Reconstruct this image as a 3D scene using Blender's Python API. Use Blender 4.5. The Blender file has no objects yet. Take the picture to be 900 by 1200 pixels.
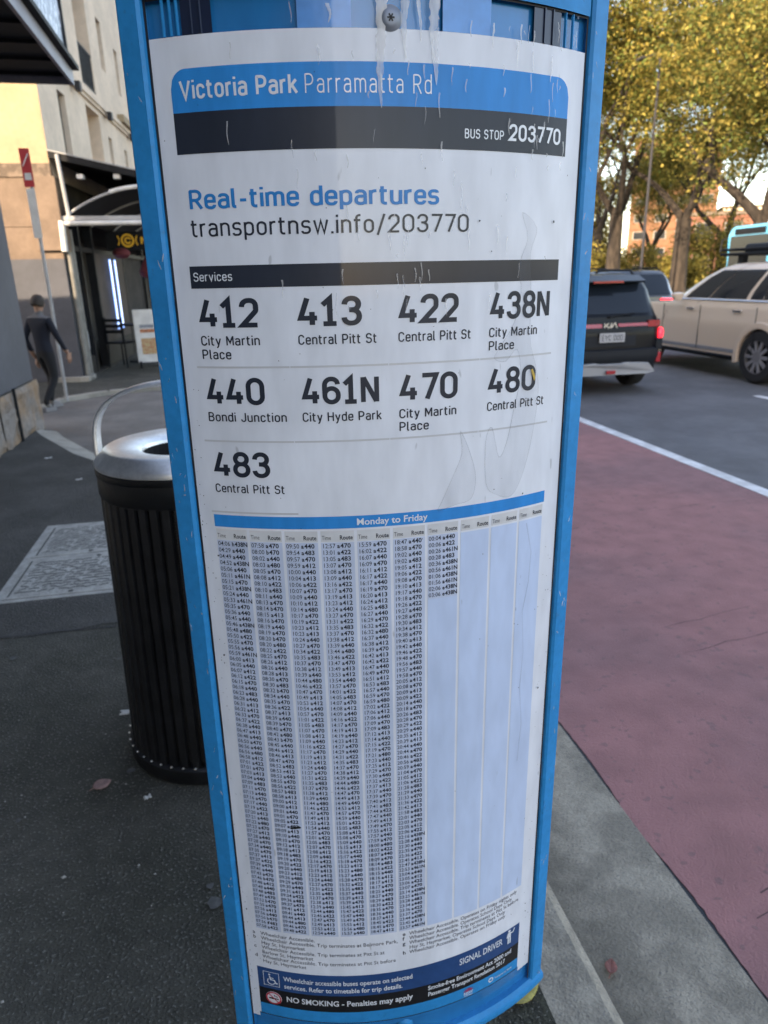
import bpy, bmesh, math, random
import numpy as np
from mathutils import Vector, Matrix
R_ = math.radians
scene = bpy.context.scene
col = scene.collection

# ------------------------------------------------------------------ camera
YAW, PITCH, ROLL, FPX = 0.2064285, 0.3292388, 0.0225905, 808.444
CAM_H = 1.5
def camera_matrix():
    cp, sp, cr, sr = math.cos(PITCH), math.sin(PITCH), math.cos(ROLL), math.sin(ROLL)
    right = Vector((cr, -sp*sr, -cp*sr)); down = Vector((-sr, -sp*cr, -cp*cr)); fwd = Vector((0, cp, -sp))
    cy, sy = math.cos(YAW), math.sin(YAW)
    w = lambda d: Vector((cy*d.x + sy*d.y, -sy*d.x + cy*d.y, d.z))
    r, u, b = w(right), -w(down), -w(fwd)
    m = Matrix(((r.x, u.x, b.x, 0), (r.y, u.y, b.y, 0), (r.z, u.z, b.z, CAM_H), (0, 0, 0, 1)))
    return m
cam = bpy.data.cameras.new('Camera'); camo = bpy.data.objects.new('Camera', cam); col.objects.link(camo)
camo.matrix_world = camera_matrix()
cam.lens = FPX/1200*36; cam.sensor_width = 36; cam.clip_start = 0.02; cam.clip_end = 2000
cam.dof.use_dof = True; cam.dof.focus_distance = 0.76; cam.dof.aperture_fstop = 8.5
scene.camera = camo

# ------------------------------------------------------------------ light
SUN_AZ, SUN_EL = 225.0, 25.0            # compass style: 0 = +y, 90 = +x; the sun is behind and to the left
world = bpy.data.worlds.new('World'); scene.world = world; world.use_nodes = True
wn = world.node_tree.nodes; wl = world.node_tree.links
sky = wn.new('ShaderNodeTexSky'); sky.sky_type = 'NISHITA'; sky.sun_disc = False
sky.sun_elevation = R_(SUN_EL); sky.sun_rotation = R_(SUN_AZ); sky.air_density = 1.0; sky.dust_density = 1.2; sky.ozone_density = 1.0
bg = wn['Background']; bg.inputs[1].default_value = 0.15
wl.new(sky.outputs[0], bg.inputs[0])
sun = bpy.data.lights.new('Sun', 'SUN'); suno = bpy.data.objects.new('Sun', sun); col.objects.link(suno)
sun.energy = 2.6; sun.angle = R_(0.5); sun.color = (1.0, 0.89, 0.72)
sd = Vector((math.sin(R_(SUN_AZ))*math.cos(R_(SUN_EL)), math.cos(R_(SUN_AZ))*math.cos(R_(SUN_EL)), math.sin(R_(SUN_EL))))
suno.rotation_euler = sd.to_track_quat('Z', 'Y').to_euler()
vs = scene.view_settings; vs.view_transform = 'Standard'; vs.look = 'None'; vs.exposure = 2.25; vs.use_white_balance = True; vs.white_balance_temperature = 7900; vs.white_balance_tint = 16; vs.gamma = 1; vs.use_curve_mapping = False
scene.cycles.use_denoising = True
scene.cycles.max_bounces = 8; scene.cycles.transparent_max_bounces = 12

# ------------------------------------------------------------------ materials
def nodes(m):
    m.use_nodes = True
    return m.node_tree.nodes, m.node_tree.links, m.node_tree.nodes['Principled BSDF']
def mat(name, c, rough=.6, metal=0, var=.0, scale=8, c2=None, bump=0, bscale=None, coat=0, coatr=.05, spec=.5,
        emit=None, estr=0, detail=6, stretch=(1, 1, 1), aniso=0, c2lo=.42, c2hi=.62, speck=0, speckc=(.5, .5, .5), speckscale=300, specklo=.66, trans=0):
    m = bpy.data.materials.new(name); n, l, b = nodes(m)
    b.inputs['Base Color'].default_value = (*c, 1); b.inputs['Roughness'].default_value = rough; b.inputs['Metallic'].default_value = metal
    b.inputs['Coat Weight'].default_value = coat; b.inputs['Coat Roughness'].default_value = coatr
    b.inputs['Specular IOR Level'].default_value = spec; b.inputs['Anisotropic'].default_value = aniso
    if trans: b.inputs['Transmission Weight'].default_value = trans
    if emit: b.inputs['Emission Color'].default_value = (*emit, 1); b.inputs['Emission Strength'].default_value = estr
    tc = n.new('ShaderNodeTexCoord'); mp = n.new('ShaderNodeMapping'); mp.inputs['Scale'].default_value = stretch
    l.new(tc.outputs['Object'], mp.inputs['Vector'])
    def noise(s, d=detail):
        t = n.new('ShaderNodeTexNoise'); t.inputs['Scale'].default_value = s; t.inputs['Detail'].default_value = d
        l.new(mp.outputs[0], t.inputs['Vector']); return t
    out = None
    if var or c2:
        t = noise(scale); r = n.new('ShaderNodeValToRGB')
        r.color_ramp.elements[0].position = c2lo; r.color_ramp.elements[1].position = c2hi
        a = c if c2 else tuple(x*(1-var) for x in c); bb = c2 if c2 else tuple(min(1, x*(1+var)) for x in c)
        r.color_ramp.elements[0].color = (*a, 1); r.color_ramp.elements[1].color = (*bb, 1)
        l.new(t.outputs['Fac'], r.inputs['Fac']); out = r.outputs['Color']
        # a finer layer on top so nothing is flat
        t2 = noise(scale*7.3, 3); mx = n.new('ShaderNodeMix'); mx.data_type = 'RGBA'; mx.blend_type = 'MULTIPLY'; mx.inputs['Factor'].default_value = 1
        mr = n.new('ShaderNodeMapRange'); mr.inputs['From Min'].default_value = .3; mr.inputs['From Max'].default_value = .7
        k = max(var, .12); mr.inputs['To Min'].default_value = 1-.7*k; mr.inputs['To Max'].default_value = 1+.5*k
        l.new(t2.outputs['Fac'], mr.inputs['Value']); l.new(out, mx.inputs['A']); l.new(mr.outputs[0], mx.inputs['B']); out = mx.outputs['Result']
    if speck:
        t3 = noise(speckscale, 1); r3 = n.new('ShaderNodeValToRGB'); r3.color_ramp.elements[0].position = specklo; r3.color_ramp.elements[1].position = specklo+.05
        r3.color_ramp.elements[0].color = (0, 0, 0, 1); r3.color_ramp.elements[1].color = (speck,)*3+(1,)
        l.new(t3.outputs['Fac'], r3.inputs['Fac'])
        mx = n.new('ShaderNodeMix'); mx.data_type = 'RGBA'; l.new(r3.outputs['Color'], mx.inputs['Factor'])
        if out: l.new(out, mx.inputs['A'])
        else: mx.inputs['A'].default_value = (*c, 1)
        mx.inputs['B'].default_value = (*speckc, 1); out = mx.outputs['Result']
    if out: l.new(out, b.inputs['Base Color'])
    if bump:
        t = noise(bscale or scale*4, 4); bp = n.new('ShaderNodeBump'); bp.inputs['Strength'].default_value = bump; bp.inputs['Distance'].default_value = .02
        l.new(t.outputs['Fac'], bp.inputs['Height']); l.new(bp.outputs[0], b.inputs['Normal'])
    return m
M = {}
M['asphalt_path'] = mat('path_asphalt', (.038, .037, .027), .88, var=.4, scale=2.2, bump=1.0, bscale=125, speck=.75, speckc=(.17, .165, .145), speckscale=125, specklo=.62, c2=(.064, .060, .048))
M['moss'] = mat('mossy_grit', (.035, .036, .024), .95, var=.4, scale=30, bump=1, bscale=120, speck=.7, speckc=(.2, .19, .16), speckscale=160, specklo=.62)
M['asphalt'] = mat('road_asphalt', (.105, .105, .112), .8, var=.14, scale=1.2, bump=.3, bscale=140)
M['buslane'] = mat('red_lane_surface', (.31, .135, .13), .8, c2=(.245, .118, .118), scale=.9, var=.22, bump=.3, bscale=150, detail=10, speck=.5, speckc=(.15, .09, .09), speckscale=26, specklo=.66)
M['linepaint'] = mat('line_paint', (.62, .62, .62), .6, var=.15, scale=6, bump=.2)
M['kerb'] = mat('kerb_concrete', (.29, .255, .20), .85, var=.2, scale=14, bump=.5, bscale=160, speck=.5, speckc=(.13, .125, .12), speckscale=130, specklo=.63)
M['gutter'] = mat('gutter_concrete', (.265, .232, .182), .85, var=.2, scale=11, bump=.5, bscale=160, speck=.55, speckc=(.12, .115, .11), speckscale=140, specklo=.62)
M['lane'] = mat('lane_concrete', (.15, .135, .12), .85, var=.15, scale=2, bump=.2, bscale=60)
M['lanekerb'] = mat('lane_kerb', (.3, .28, .24), .85, var=.15, scale=4, bump=.2)
M['pit'] = mat('pit_lid_concrete', (.33, .315, .285), .85, var=.14, scale=12, bump=.3, bscale=90)
M['pitdark'] = mat('pit_groove_dark', (.06, .058, .052), .9, var=.3, scale=30)  # dark tone of the wavy marks on the lids
M['grass'] = mat('park_grass', (.06, .08, .025), .9, var=.4, scale=3)
M['blue'] = mat('blue_paint', (.0, .225, .52), .45, spec=.25, var=.05, scale=14, speck=.25, speckc=(.05, .12, .2), speckscale=170, specklo=.7)
M['bluedeep'] = mat('blue_panel', (.0, .165, .42), .22, coat=.8, coatr=.06, var=.06, scale=9, stretch=(1, 1, .25))
M['paper'] = mat('poster_white', (.67, .70, .755), .45, spec=.3, coat=.22, coatr=.05, var=.025, scale=6, stretch=(1, 1, .3), speck=.5, speckc=(.3, .31, .33), speckscale=120, specklo=.755)
M['papershade'] = mat('timetable_blue', (.47, .575, .76), .45, spec=.3, coat=.22, coatr=.05, var=.03, scale=6, stretch=(1, 1, .3), speck=.5, speckc=(.2, .22, .26), speckscale=110, specklo=.76)
M['paperrow'] = mat('timetable_grey_blue', (.48, .55, .69), .45, spec=.3, coat=.22, coatr=.05, var=.03, scale=6, stretch=(1, 1, .3))
M['papergrey'] = mat('timetable_heading_grey', (.58, .59, .60), .45, spec=.3, coat=.22, coatr=.05, var=.03, scale=6)
M['ink'] = mat('dark_ink', (.017, .023, .037), .45, spec=.3, coat=.22, coatr=.05, var=.1, scale=12, stretch=(1, 1, .2))
M['inkgrey'] = mat('grey_ink', (.07, .075, .09), .4, coat=.7, coatr=.05)
M['rule'] = mat('pale_rule', (.50, .51, .53), .35, coat=.7, coatr=.05)
M['inkblue'] = mat('blue_ink', (.0, .19, .50), .45, spec=.3, coat=.15, coatr=.05)
M['bannerblue'] = mat('banner_blue', (.0, .23, .60), .45, spec=.3, coat=.12, coatr=.05, var=.04, scale=12, stretch=(1, 1, .2))
M['navyband'] = mat('navy_band', (.014, .06, .18), .45, spec=.3, coat=.25, coatr=.05, var=.06, scale=12)
M['blackband'] = mat('black_band', (.010, .010, .012), .45, spec=.3, coat=.25, coatr=.05)
M['lightink'] = mat('white_ink', (.66, .69, .73), .35, coat=.7, coatr=.05)
M['redink'] = mat('red_ink', (.5, .03, .05), .4, coat=.5)
M['seal'] = mat('black_seal', (.01, .012, .016), .6)
M['steel'] = mat('brushed_steel', (.78, .77, .75), .42, metal=1, var=.08, scale=14)
M['screw'] = mat('screw_steel', (.22, .25, .30), .5, metal=.4)
M['binblack'] = mat('bin_black_paint', (.008, .008, .009), .38, var=.3, scale=14, bump=.05)
M['bininner'] = mat('bin_inside', (.004, .004, .004), .8)
M['darkgrey'] = mat('grey_wall_paint', (.072, .076, .09), .75, var=.1, scale=1.6, bump=.1, bscale=40)
M['sandstone'] = mat('sandstone', (.25, .165, .10), .9, c2=(.21, .185, .165), scale=2.6, var=.2, bump=.7, bscale=14)
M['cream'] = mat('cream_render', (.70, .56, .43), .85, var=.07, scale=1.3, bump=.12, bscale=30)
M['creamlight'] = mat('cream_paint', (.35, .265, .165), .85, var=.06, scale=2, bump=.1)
M['peach'] = mat('stone_pier', (.18, .13, .096), .9, var=.12, scale=3, bump=.3)
M['band'] = mat('weathered_band', (.16, .12, .09), .9, var=.3, scale=8, bump=.3)
M['black'] = mat('black_paint', (.010, .011, .013), .65, var=.2, scale=4, spec=.2)
M['fascia'] = mat('grey_fascia', (.2, .2, .235), .5, var=.08, scale=4)
M['screen'] = mat('patterned_glass', (.02, .03, .05), .3, c2=(.40, .41, .47), scale=17, c2lo=.52, c2hi=.56, var=.1)
M['glassdark'] = mat('dark_glass', (.018, .021, .025), .12, spec=.25)
M['carglass'] = mat('car_glass', (.012, .017, .024), .06, spec=.35)
M['winframe'] = mat('window_frame', (.03, .03, .034), .6, spec=.25)
M['pipe'] = mat('grey_pipe', (.34, .34, .34), .6, var=.1, scale=5)
M['pipebeige'] = mat('beige_pipe', (.22, .21, .185), .6, var=.15, scale=5)
M['white'] = mat('white_paint', (.62, .61, .58), .6, var=.08, scale=6)
M['redsign'] = mat('red_sign', (.45, .035, .04), .5)
M['maroon'] = mat('maroon_cloth', (.15, .025, .03), .8)
M['yellow'] = mat('yellow_paint', (.5, .33, .06), .6)
M['neon'] = mat('neon_tube', (.3, .5, .9), .4, emit=(.16, .36, 1), estr=.55)
M['neonwhite'] = mat('neon_dot', (.8, .9, 1), .4, emit=(.75, .88, 1), estr=.9)
M['lampwarm'] = mat('warm_lamp', (.9, .8, .5), .4, emit=(1, .72, .3), estr=2.0)
M['signyellow'] = mat('lit_yellow_letters', (.6, .35, .02), .5, emit=(1, .55, .03), estr=.03)
M['poster_o'] = mat('orange_print', (.45, .16, .07), .6, var=.3, scale=20)
M['poster_b'] = mat('blue_print', (.12, .25, .5), .6, var=.3, scale=20)
M['food'] = mat('food_print', (.45, .2, .1), .6, c2=(.5, .4, .2), scale=30, var=.2)
M['brick'] = mat('orange_brick', (.18, .085, .045), .9, var=.12, scale=.6)
M['brickred'] = mat('red_brick', (.2, .085, .055), .9, var=.12, scale=.8)
M['bark'] = mat('bark', (.034, .026, .02), .95, var=.4, scale=5, bump=.8, bscale=12, stretch=(1, 1, .3))
M['leafA'] = mat('leaf_olive', (.21, .185, .045), .7, spec=.25, var=.5, scale=.9)
M['leafB'] = mat('leaf_gold', (.33, .255, .06), .7, spec=.25, var=.4, scale=.9)
M['leafC'] = mat('leaf_green', (.115, .145, .035), .7, spec=.25, var=.5, scale=.9)
for k_ in ('leafA', 'leafB', 'leafC'):               # thin leaves let some sun through
    m_ = M[k_]; n, l, b = nodes(m_); out = n['Material Output']; tr = n.new('ShaderNodeBsdfTranslucent'); mx = n.new('ShaderNodeMixShader'); mx.inputs[0].default_value = .38
    src = b.inputs['Base Color'].links[0].from_socket; l.new(src, tr.inputs['Color']); l.new(b.outputs[0], mx.inputs[1]); l.new(tr.outputs[0], mx.inputs[2]); l.new(mx.outputs[0], out.inputs['Surface'])
# dirt gathers along the gutter beside the kerb
m_ = M['gutter']; n, l, b = nodes(m_); src = b.inputs['Base Color'].links[0].from_socket
tc = n.new('ShaderNodeTexCoord'); sx_ = n.new('ShaderNodeSeparateXYZ'); l.new(tc.outputs['Object'], sx_.inputs[0]); tn = n.new('ShaderNodeTexNoise'); tn.inputs['Scale'].default_value = 7; tn.inputs['Detail'].default_value = 6; l.new(tc.outputs['Object'], tn.inputs['Vector'])
ma = n.new('ShaderNodeMath'); ma.operation = 'MULTIPLY_ADD'; l.new(tn.outputs['Fac'], ma.inputs[0]); ma.inputs[1].default_value = .22; l.new(sx_.outputs['X'], ma.inputs[2])
mr = n.new('ShaderNodeMapRange'); mr.inputs['From Min'].default_value = .80; mr.inputs['From Max'].default_value = 1.02; mr.inputs['To Min'].default_value = .55; mr.inputs['To Max'].default_value = 1.08; l.new(ma.outputs[0], mr.inputs['Value'])
mx = n.new('ShaderNodeMix'); mx.data_type = 'RGBA'; mx.blend_type = 'MULTIPLY'; mx.inputs['Factor'].default_value = 1; l.new(src, mx.inputs['A']); l.new(mr.outputs[0], mx.inputs['B']); l.new(mx.outputs['Result'], b.inputs['Base Color'])
M['rubber'] = mat('tyre_rubber', (.014, .014, .015), .8)
M['carblack'] = mat('black_car_paint', (.004, .005, .008), .3, coat=.12, coatr=.04, spec=.15)
M['cladding'] = mat('black_plastic', (.012, .014, .018), .6, spec=.2)
M['carbeige'] = mat('beige_car_paint', (.70, .57, .44), .34, metal=.0, coat=1, coatr=.03)
M['cardark'] = mat('dark_car_paint', (.02, .022, .026), .3, coat=1, coatr=.03)
M['carsilver'] = mat('silver_car_paint', (.42, .46, .52), .3, metal=.5, coat=1, coatr=.03)
M['carsilverplate'] = mat('silver_plastic', (.27, .275, .29), .5, metal=.2)
M['alloy'] = mat('alloy_wheel', (.30, .30, .31), .4, metal=.3)
M['taillight'] = mat('tail_lamp_lens', (.35, .015, .02), .2, coat=1)
M['taillit'] = mat('lit_tail_lamp', (.7, .02, .02), .2, emit=(1, .02, .04), estr=1.1)
M['plate'] = mat('number_plate', (.36, .36, .37), .6)
M['chrome'] = mat('chrome', (.7, .7, .72), .2, metal=1)
M['buscyan'] = mat('cyan_bus_paint', (.05, .42, .7), .3, coat=1)
M['buswhite'] = mat('white_bus_paint', (.6, .6, .58), .35, coat=.5)
M['jacket'] = mat('navy_jacket', (.007, .009, .018), .9)
M['trouser'] = mat('black_trousers', (.01, .01, .012), .9)
M['skin'] = mat('skin', (.32, .18, .12), .6)
M['hair'] = mat('dark_hair', (.03, .02, .014), .7)
M['shoe'] = mat('grey_shoes', (.2, .19, .185), .8)
M['collar'] = mat('grey_scarf', (.13, .125, .125), .9)
M['leafred'] = mat('dry_red_leaf', (.28, .1, .075), .7, var=.3, scale=40)
M['leafyel'] = mat('dry_yellow_leaf', (.4, .33, .08), .6, var=.3, scale=40)
M['leafpink'] = mat('dry_pink_leaf', (.3, .17, .14), .7, var=.2, scale=40)
M['scrap'] = mat('paper_scrap', (.5, .49, .46), .9)
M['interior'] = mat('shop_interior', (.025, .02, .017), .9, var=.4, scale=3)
M['wood'] = mat('brown_panel', (.055, .038, .03), .8, var=.2, scale=3)

def film(name, c, alpha, nscale=30, rough=.5):      # see-through mark on the acrylic
    m = bpy.data.materials.new(name); n, l, b = nodes(m); b.inputs['Base Color'].default_value = (*c, 1); b.inputs['Roughness'].default_value = rough
    t = n.new('ShaderNodeTexNoise'); t.inputs['Scale'].default_value = nscale; t.inputs['Detail'].default_value = 5; tc = n.new('ShaderNodeTexCoord'); mp = n.new('ShaderNodeMapping'); mp.inputs['Scale'].default_value = (1, 1, .22)
    l.new(tc.outputs['Object'], mp.inputs[0]); l.new(mp.outputs[0], t.inputs['Vector'])
    r = n.new('ShaderNodeMapRange'); r.inputs['From Min'].default_value = .35; r.inputs['From Max'].default_value = .65; r.inputs['To Min'].default_value = alpha*.35; r.inputs['To Max'].default_value = alpha
    l.new(t.outputs['Fac'], r.inputs['Value']); l.new(r.outputs[0], b.inputs['Alpha']); return m
M['whitestreak'] = film('white_streak', (.8, .8, .8), .6, 70)
M['stain'] = film('water_stain', (.25, .27, .30), .12, 40)
M['stainedge'] = film('stain_edge', (.16, .17, .19), .2, 60)
M['scuff'] = film('scuff_marks', (.8, .8, .8), .5, 90)
M['slotdark'] = mat('dark_slot', (.006, .014, .04), .3, coat=.6, coatr=.05)
M['paleblue'] = mat('pale_blue_plate', (.05, .25, .60), .3, coat=.8, coatr=.05, var=.08, scale=12)
M['grime'] = mat('grime', (.02, .02, .018), .8)
# ------------------------------------------------------------------ helpers
def tag(o, label=None, cat=None, group=None, kind=None):
    if label: o['label'] = label
    if cat: o['category'] = cat
    if group: o['group'] = group
    if kind: o['kind'] = kind
    return o
def empty(name, loc=(0, 0, 0), rz=0, label=None, cat=None, group=None):
    o = bpy.data.objects.new(name, None); col.objects.link(o); o.location = loc; o.rotation_euler = (0, 0, rz); o.empty_display_size = .1
    return tag(o, label, cat, group)
class MB:
    def __init__(s): s.v = []; s.f = []; s.mi = []
    def add(s, v, f, mi=0):
        k = len(s.v); s.v += [tuple(p) for p in v]; s.f += [tuple(i+k for i in q) for q in f]; s.mi += [mi]*len(f); return s
    def box(s, x0, x1, y0, y1, z0, z1, mi=0):
        return s.add([(x0,y0,z0),(x1,y0,z0),(x1,y1,z0),(x0,y1,z0),(x0,y0,z1),(x1,y0,z1),(x1,y1,z1),(x0,y1,z1)],
                     [(0,3,2,1),(4,5,6,7),(0,1,5,4),(1,2,6,5),(2,3,7,6),(3,0,4,7)], mi)
    def obox(s, c, ax, ay, az, mi=0):          # oriented box: centre and three half-axis vectors
        c, ax, ay, az = map(Vector, (c, ax, ay, az)); v = []
        for k in (-1, 1):
            for i, j in ((-1,-1),(1,-1),(1,1),(-1,1)): v.append(c+ax*i+ay*j+az*k)
        return s.add(v, [(0,3,2,1),(4,5,6,7),(0,1,5,4),(1,2,6,5),(2,3,7,6),(3,0,4,7)], mi)
    def tube(s, pts, rad, n=8, cap=True, mi=0):
        pts = [Vector(p) for p in pts]; m = len(pts); rr = rad if isinstance(rad, (list, tuple)) else [rad]*m
        v = []; ref = None
        for i, p in enumerate(pts):
            t = (pts[min(i+1, m-1)]-pts[max(i-1, 0)]).normalized()
            if ref is None: ref = Vector((0, 0, 1)) if abs(t.z) < .9 else Vector((1, 0, 0))
            a = t.cross(ref).normalized(); b = a.cross(t).normalized(); ref = b
            for k in range(n):
                th = 2*math.pi*k/n; v.append(p+(a*math.cos(th)+b*math.sin(th))*rr[i])
        f = [(i*n+k, i*n+(k+1)%n, (i+1)*n+(k+1)%n, (i+1)*n+k) for i in range(m-1) for k in range(n)]
        if cap: f += [tuple(range(n-1, -1, -1)), tuple((m-1)*n+k for k in range(n))]
        return s.add(v, f, mi)
    def lathe(s, prof, n=48, c=(0, 0, 0), mi=0, axis='z'):
        v = []; m = len(prof)
        for r, z in prof:
            for k in range(n):
                th = 2*math.pi*k/n; x, y = r*math.cos(th), r*math.sin(th)
                p = (c[0]+x, c[1]+y, c[2]+z) if axis == 'z' else (c[0]+z, c[1]+x, c[2]+y)
                v.append(p)
        f = [(i*n+k, i*n+(k+1)%n, (i+1)*n+(k+1)%n, (i+1)*n+k) for i in range(m-1) for k in range(n)]
        return s.add(v, f, mi)
    def prism(s, poly, z0, z1, mi=0):
        n = len(poly); v = [(x, y, z0) for x, y in poly]+[(x, y, z1) for x, y in poly]
        return s.add(v, [tuple(range(n-1, -1, -1)), tuple(range(n, 2*n))]+[(i, (i+1)%n, n+(i+1)%n, n+i) for i in range(n)], mi)
    def build(s, name, m, parent=None, smooth=False, bevel=0):
        me = bpy.data.meshes.new(name); me.from_pydata(s.v, [], s.f)
        for k in (m if isinstance(m, (list, tuple)) else [m]): me.materials.append(M[k] if isinstance(k, str) else k)
        if isinstance(m, (list, tuple)): me.polygons.foreach_set('material_index', s.mi)
        if smooth: me.polygons.foreach_set('use_smooth', [True]*len(me.polygons))
        me.validate(); me.update()
        bm = bmesh.new(); bm.from_mesh(me); bmesh.ops.recalc_face_normals(bm, faces=bm.faces); bm.to_mesh(me); bm.free()
        o = bpy.data.objects.new(name, me); col.objects.link(o)
        if parent: o.parent = parent
        if bevel:
            b = o.modifiers.new('bevel', 'BEVEL'); b.width = bevel; b.segments = 2; b.limit_method = 'ANGLE'
        if smooth:
            try: me.set_sharp_from_angle(angle=R_(38))
            except Exception: pass
        return o
def bake(o):                                   # apply modifiers without bpy.ops
    dg = bpy.context.evaluated_depsgraph_get(); me = bpy.data.meshes.new_from_object(o.evaluated_get(dg))
    o.modifiers.clear(); o.data = me; return o

# ------------------------------------------------------------------ ground
g = MB().box(-300, 500, -200, 700, -.6, -.22).build('ground', 'grass'); tag(g, 'ground beneath the street and the park', 'ground', kind='structure')
PAV_FAR = [(.54, 4.75), (-.3, 5.2), (-.95, 5.89), (-1.53, 6.72), (-2.05, 7.73), (-2.2, 8.1)]
pv = MB().prism([(-2.2, -14), (.54, -14)]+PAV_FAR, -.2, 0).build('pavement', 'asphalt_path'); tag(pv, kind='structure')
M['path2'] = mat('grey_path_asphalt', (.052, .05, .046), .9, var=.22, scale=2.5, bump=.9, bscale=120, speck=.6, speckc=(.17, .16, .145), speckscale=110, specklo=.65)
random.seed(21)
tag(MB().prism([(.54, 3.02)]+PAV_FAR+[(-2.2, 3.1)]+[(-2.2+.1*i, 3.06+.02*math.sin(i*.9)+random.uniform(-.008, .008)) for i in range(1, 27)], .0005, .003).build('pavement_resurfacing', 'path2'), kind='structure')
ck = MB()
for path, w in (([(-2.2, 3.05), (-1.6, 3.03), (-1.0, 3.06), (-.5, 3.03), (.1, 3.04), (.54, 3.0)], .006),):
    for a, b in zip(path[:-1], path[1:]):
        a, b = Vector((*a, .0036)), Vector((*b, .0036)); d = (b-a).normalized(); q = Vector((-d.y, d.x, 0))*w; ck.add([a-q, b-q*.7, b+q*.7, a+q], [(0, 1, 2, 3)])
tag(ck.build('pavement_cracks', 'seal'), kind='structure')
kb = MB(); 
prof = [(.54, -.2), (.54, .001), (.66, .004), (.685, -.012), (.71, -.14), (.71, -.2)]
for y0, y1 in [(-14, -1.2), (-1.194, .6), (.604, 2.4), (2.406, 4.2), (4.206, 4.75)]:
    n = len(prof); v = [(x, y0, z) for x, z in prof]+[(x, y1, z) for x, z in prof]
    kb.add(v, [tuple(range(n)), tuple(range(2*n-1, n-1, -1))]+[(i, n+i, n+(i+1)%n, (i+1)%n) for i in range(n)])
tag(kb.build('kerb', 'kerb'), kind='structure')
gt = MB().box(.71, 1.09, -14, 60, -.2, -.128).build('gutter', 'gutter'); tag(gt, kind='structure')
tag(MB().box(1.09, 22, -60, 260, -.2, -.136).build('road', 'asphalt'), kind='structure')
# the painted red lane with a ragged edge against the gutter
random.seed(4)
edge = [(1.104+random.uniform(-.0025, .003)+.008*math.sin(y*3.1)+.006*math.sin(y*11.3), y) for y in np.arange(-14, 60, .022)]
tag(MB().prism([(3.83, 60), (3.83, -14)]+edge, -.135, -.131).build('bus_lane', 'buslane'), kind='structure')
tag(MB().box(1.080, 1.125, -14, 60, -.19, -.1335).build('gutter_joint', 'seal'), kind='structure')
tag(MB().box(3.83, 3.955, -14, 120, -.135, -.127).build('lane_line', 'linepaint'), kind='structure')
rc = MB(); random.seed(31)
for q in range(26):
    x0, y0 = random.uniform(1.2, 3.2), random.uniform(.6, 5.5); L = random.uniform(.15, .7); a = random.gauss(.12, .12); pts = []
    for i in range(9): pts.append(Vector((x0+L*i/8, y0+L*i/8*math.tan(a)+random.gauss(0, .006), -.1304)))
    for u_, v_ in zip(pts[:-1], pts[1:]):
        d = (v_-u_).normalized(); w_ = Vector((-d.y, d.x, 0))*random.uniform(.0008, .0024); rc.add([u_-w_, v_-w_, v_+w_, u_+w_], [(0, 1, 2, 3)])
M['crack'] = mat('lane_crack', (.10, .055, .055), .95)
tag(rc.build('lane_cracks', 'crack'), kind='structure')
ds = MB()
for i in range(12): ds.box(6.80, 6.91, 5.05+i*9-9, 8.05+i*9-9, -.1335, -.131)
tag(ds.build('lane_dashes', 'linepaint'), kind='structure')
tag(MB().box(10.4, 10.55, -20, 140, -.1335, -.131).build('centre_line', 'linepaint'), kind='structure')
ln = MB().prism([(-60, 6.5), (-2.2, 6.5), (-2.2, 4), (.71, 4), (.71, 12.5), (-60, 12.5)], -.2, -.06).build('side_lane', 'lane'); tag(ln, kind='structure')
FAR_K = [(-3.2, 9.2), (-2.49, 9.44), (-2.38, 9.99), (-2.31, 10.31), (-1.8, 10.75), (-.47, 11.13), (.71, 11.4)]
fk = MB()
for a, b in zip(FAR_K[:-1], FAR_K[1:]):
    a, b = Vector((*a, 0)), Vector((*b, 0)); d = (b-a).normalized(); nn = Vector((-d.y, d.x, 0))
    fk.add([a+Vector((0,0,-.1)), b+Vector((0,0,-.1)), b, a, a+nn*.13, b+nn*.13], [(0,1,2,3), (3,2,5,4)])
tag(fk.build('lane_kerb', 'lanekerb'), kind='structure')
tag(MB().prism([(-.47, 11.25), (.71, 11.52), (.71, 60), (-3.4, 60), (-3.4, 9.4), (-2.6, 9.55), (-2.48, 10.0), (-2.4, 10.4), (-1.85, 10.87)], -.2, .0).build('far_pavement', 'asphalt_path'), kind='structure')
nk = MB()
for a, b in zip(PAV_FAR[:-1], PAV_FAR[1:]):
    a, b = Vector((*a, 0)), Vector((*b, 0)); d = (b-a).normalized(); nn = Vector((d.y, -d.x, 0))
    nk.add([a+Vector((0,0,-.004)), b+Vector((0,0,-.004)), b+nn*.22+Vector((0,0,-.056)), a+nn*.22+Vector((0,0,-.056))], [(0,1,2,3)])
tag(nk.build('lane_lip', 'lanekerb'), kind='structure')
tag(MB().box(22, 22.2, -60, 260, -.2, .0).build('park_kerb', 'kerb'), kind='structure')
tag(MB().box(22.2, 25, -60, 260, -.2, -.004).build('park_path', 'lane'), kind='structure')
tag(MB().box(25, 260, -60, 400, -.2, .01).build('park_lawn', 'grass'), kind='structure')
tag(MB().prism([(.28, .5), (.54, .5), (.54, 2.1), (.42, 1.9), (.33, 1.4), (.3, .9)], 0.0, .006).build('mossy_verge', 'moss'), kind='structure')
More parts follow.
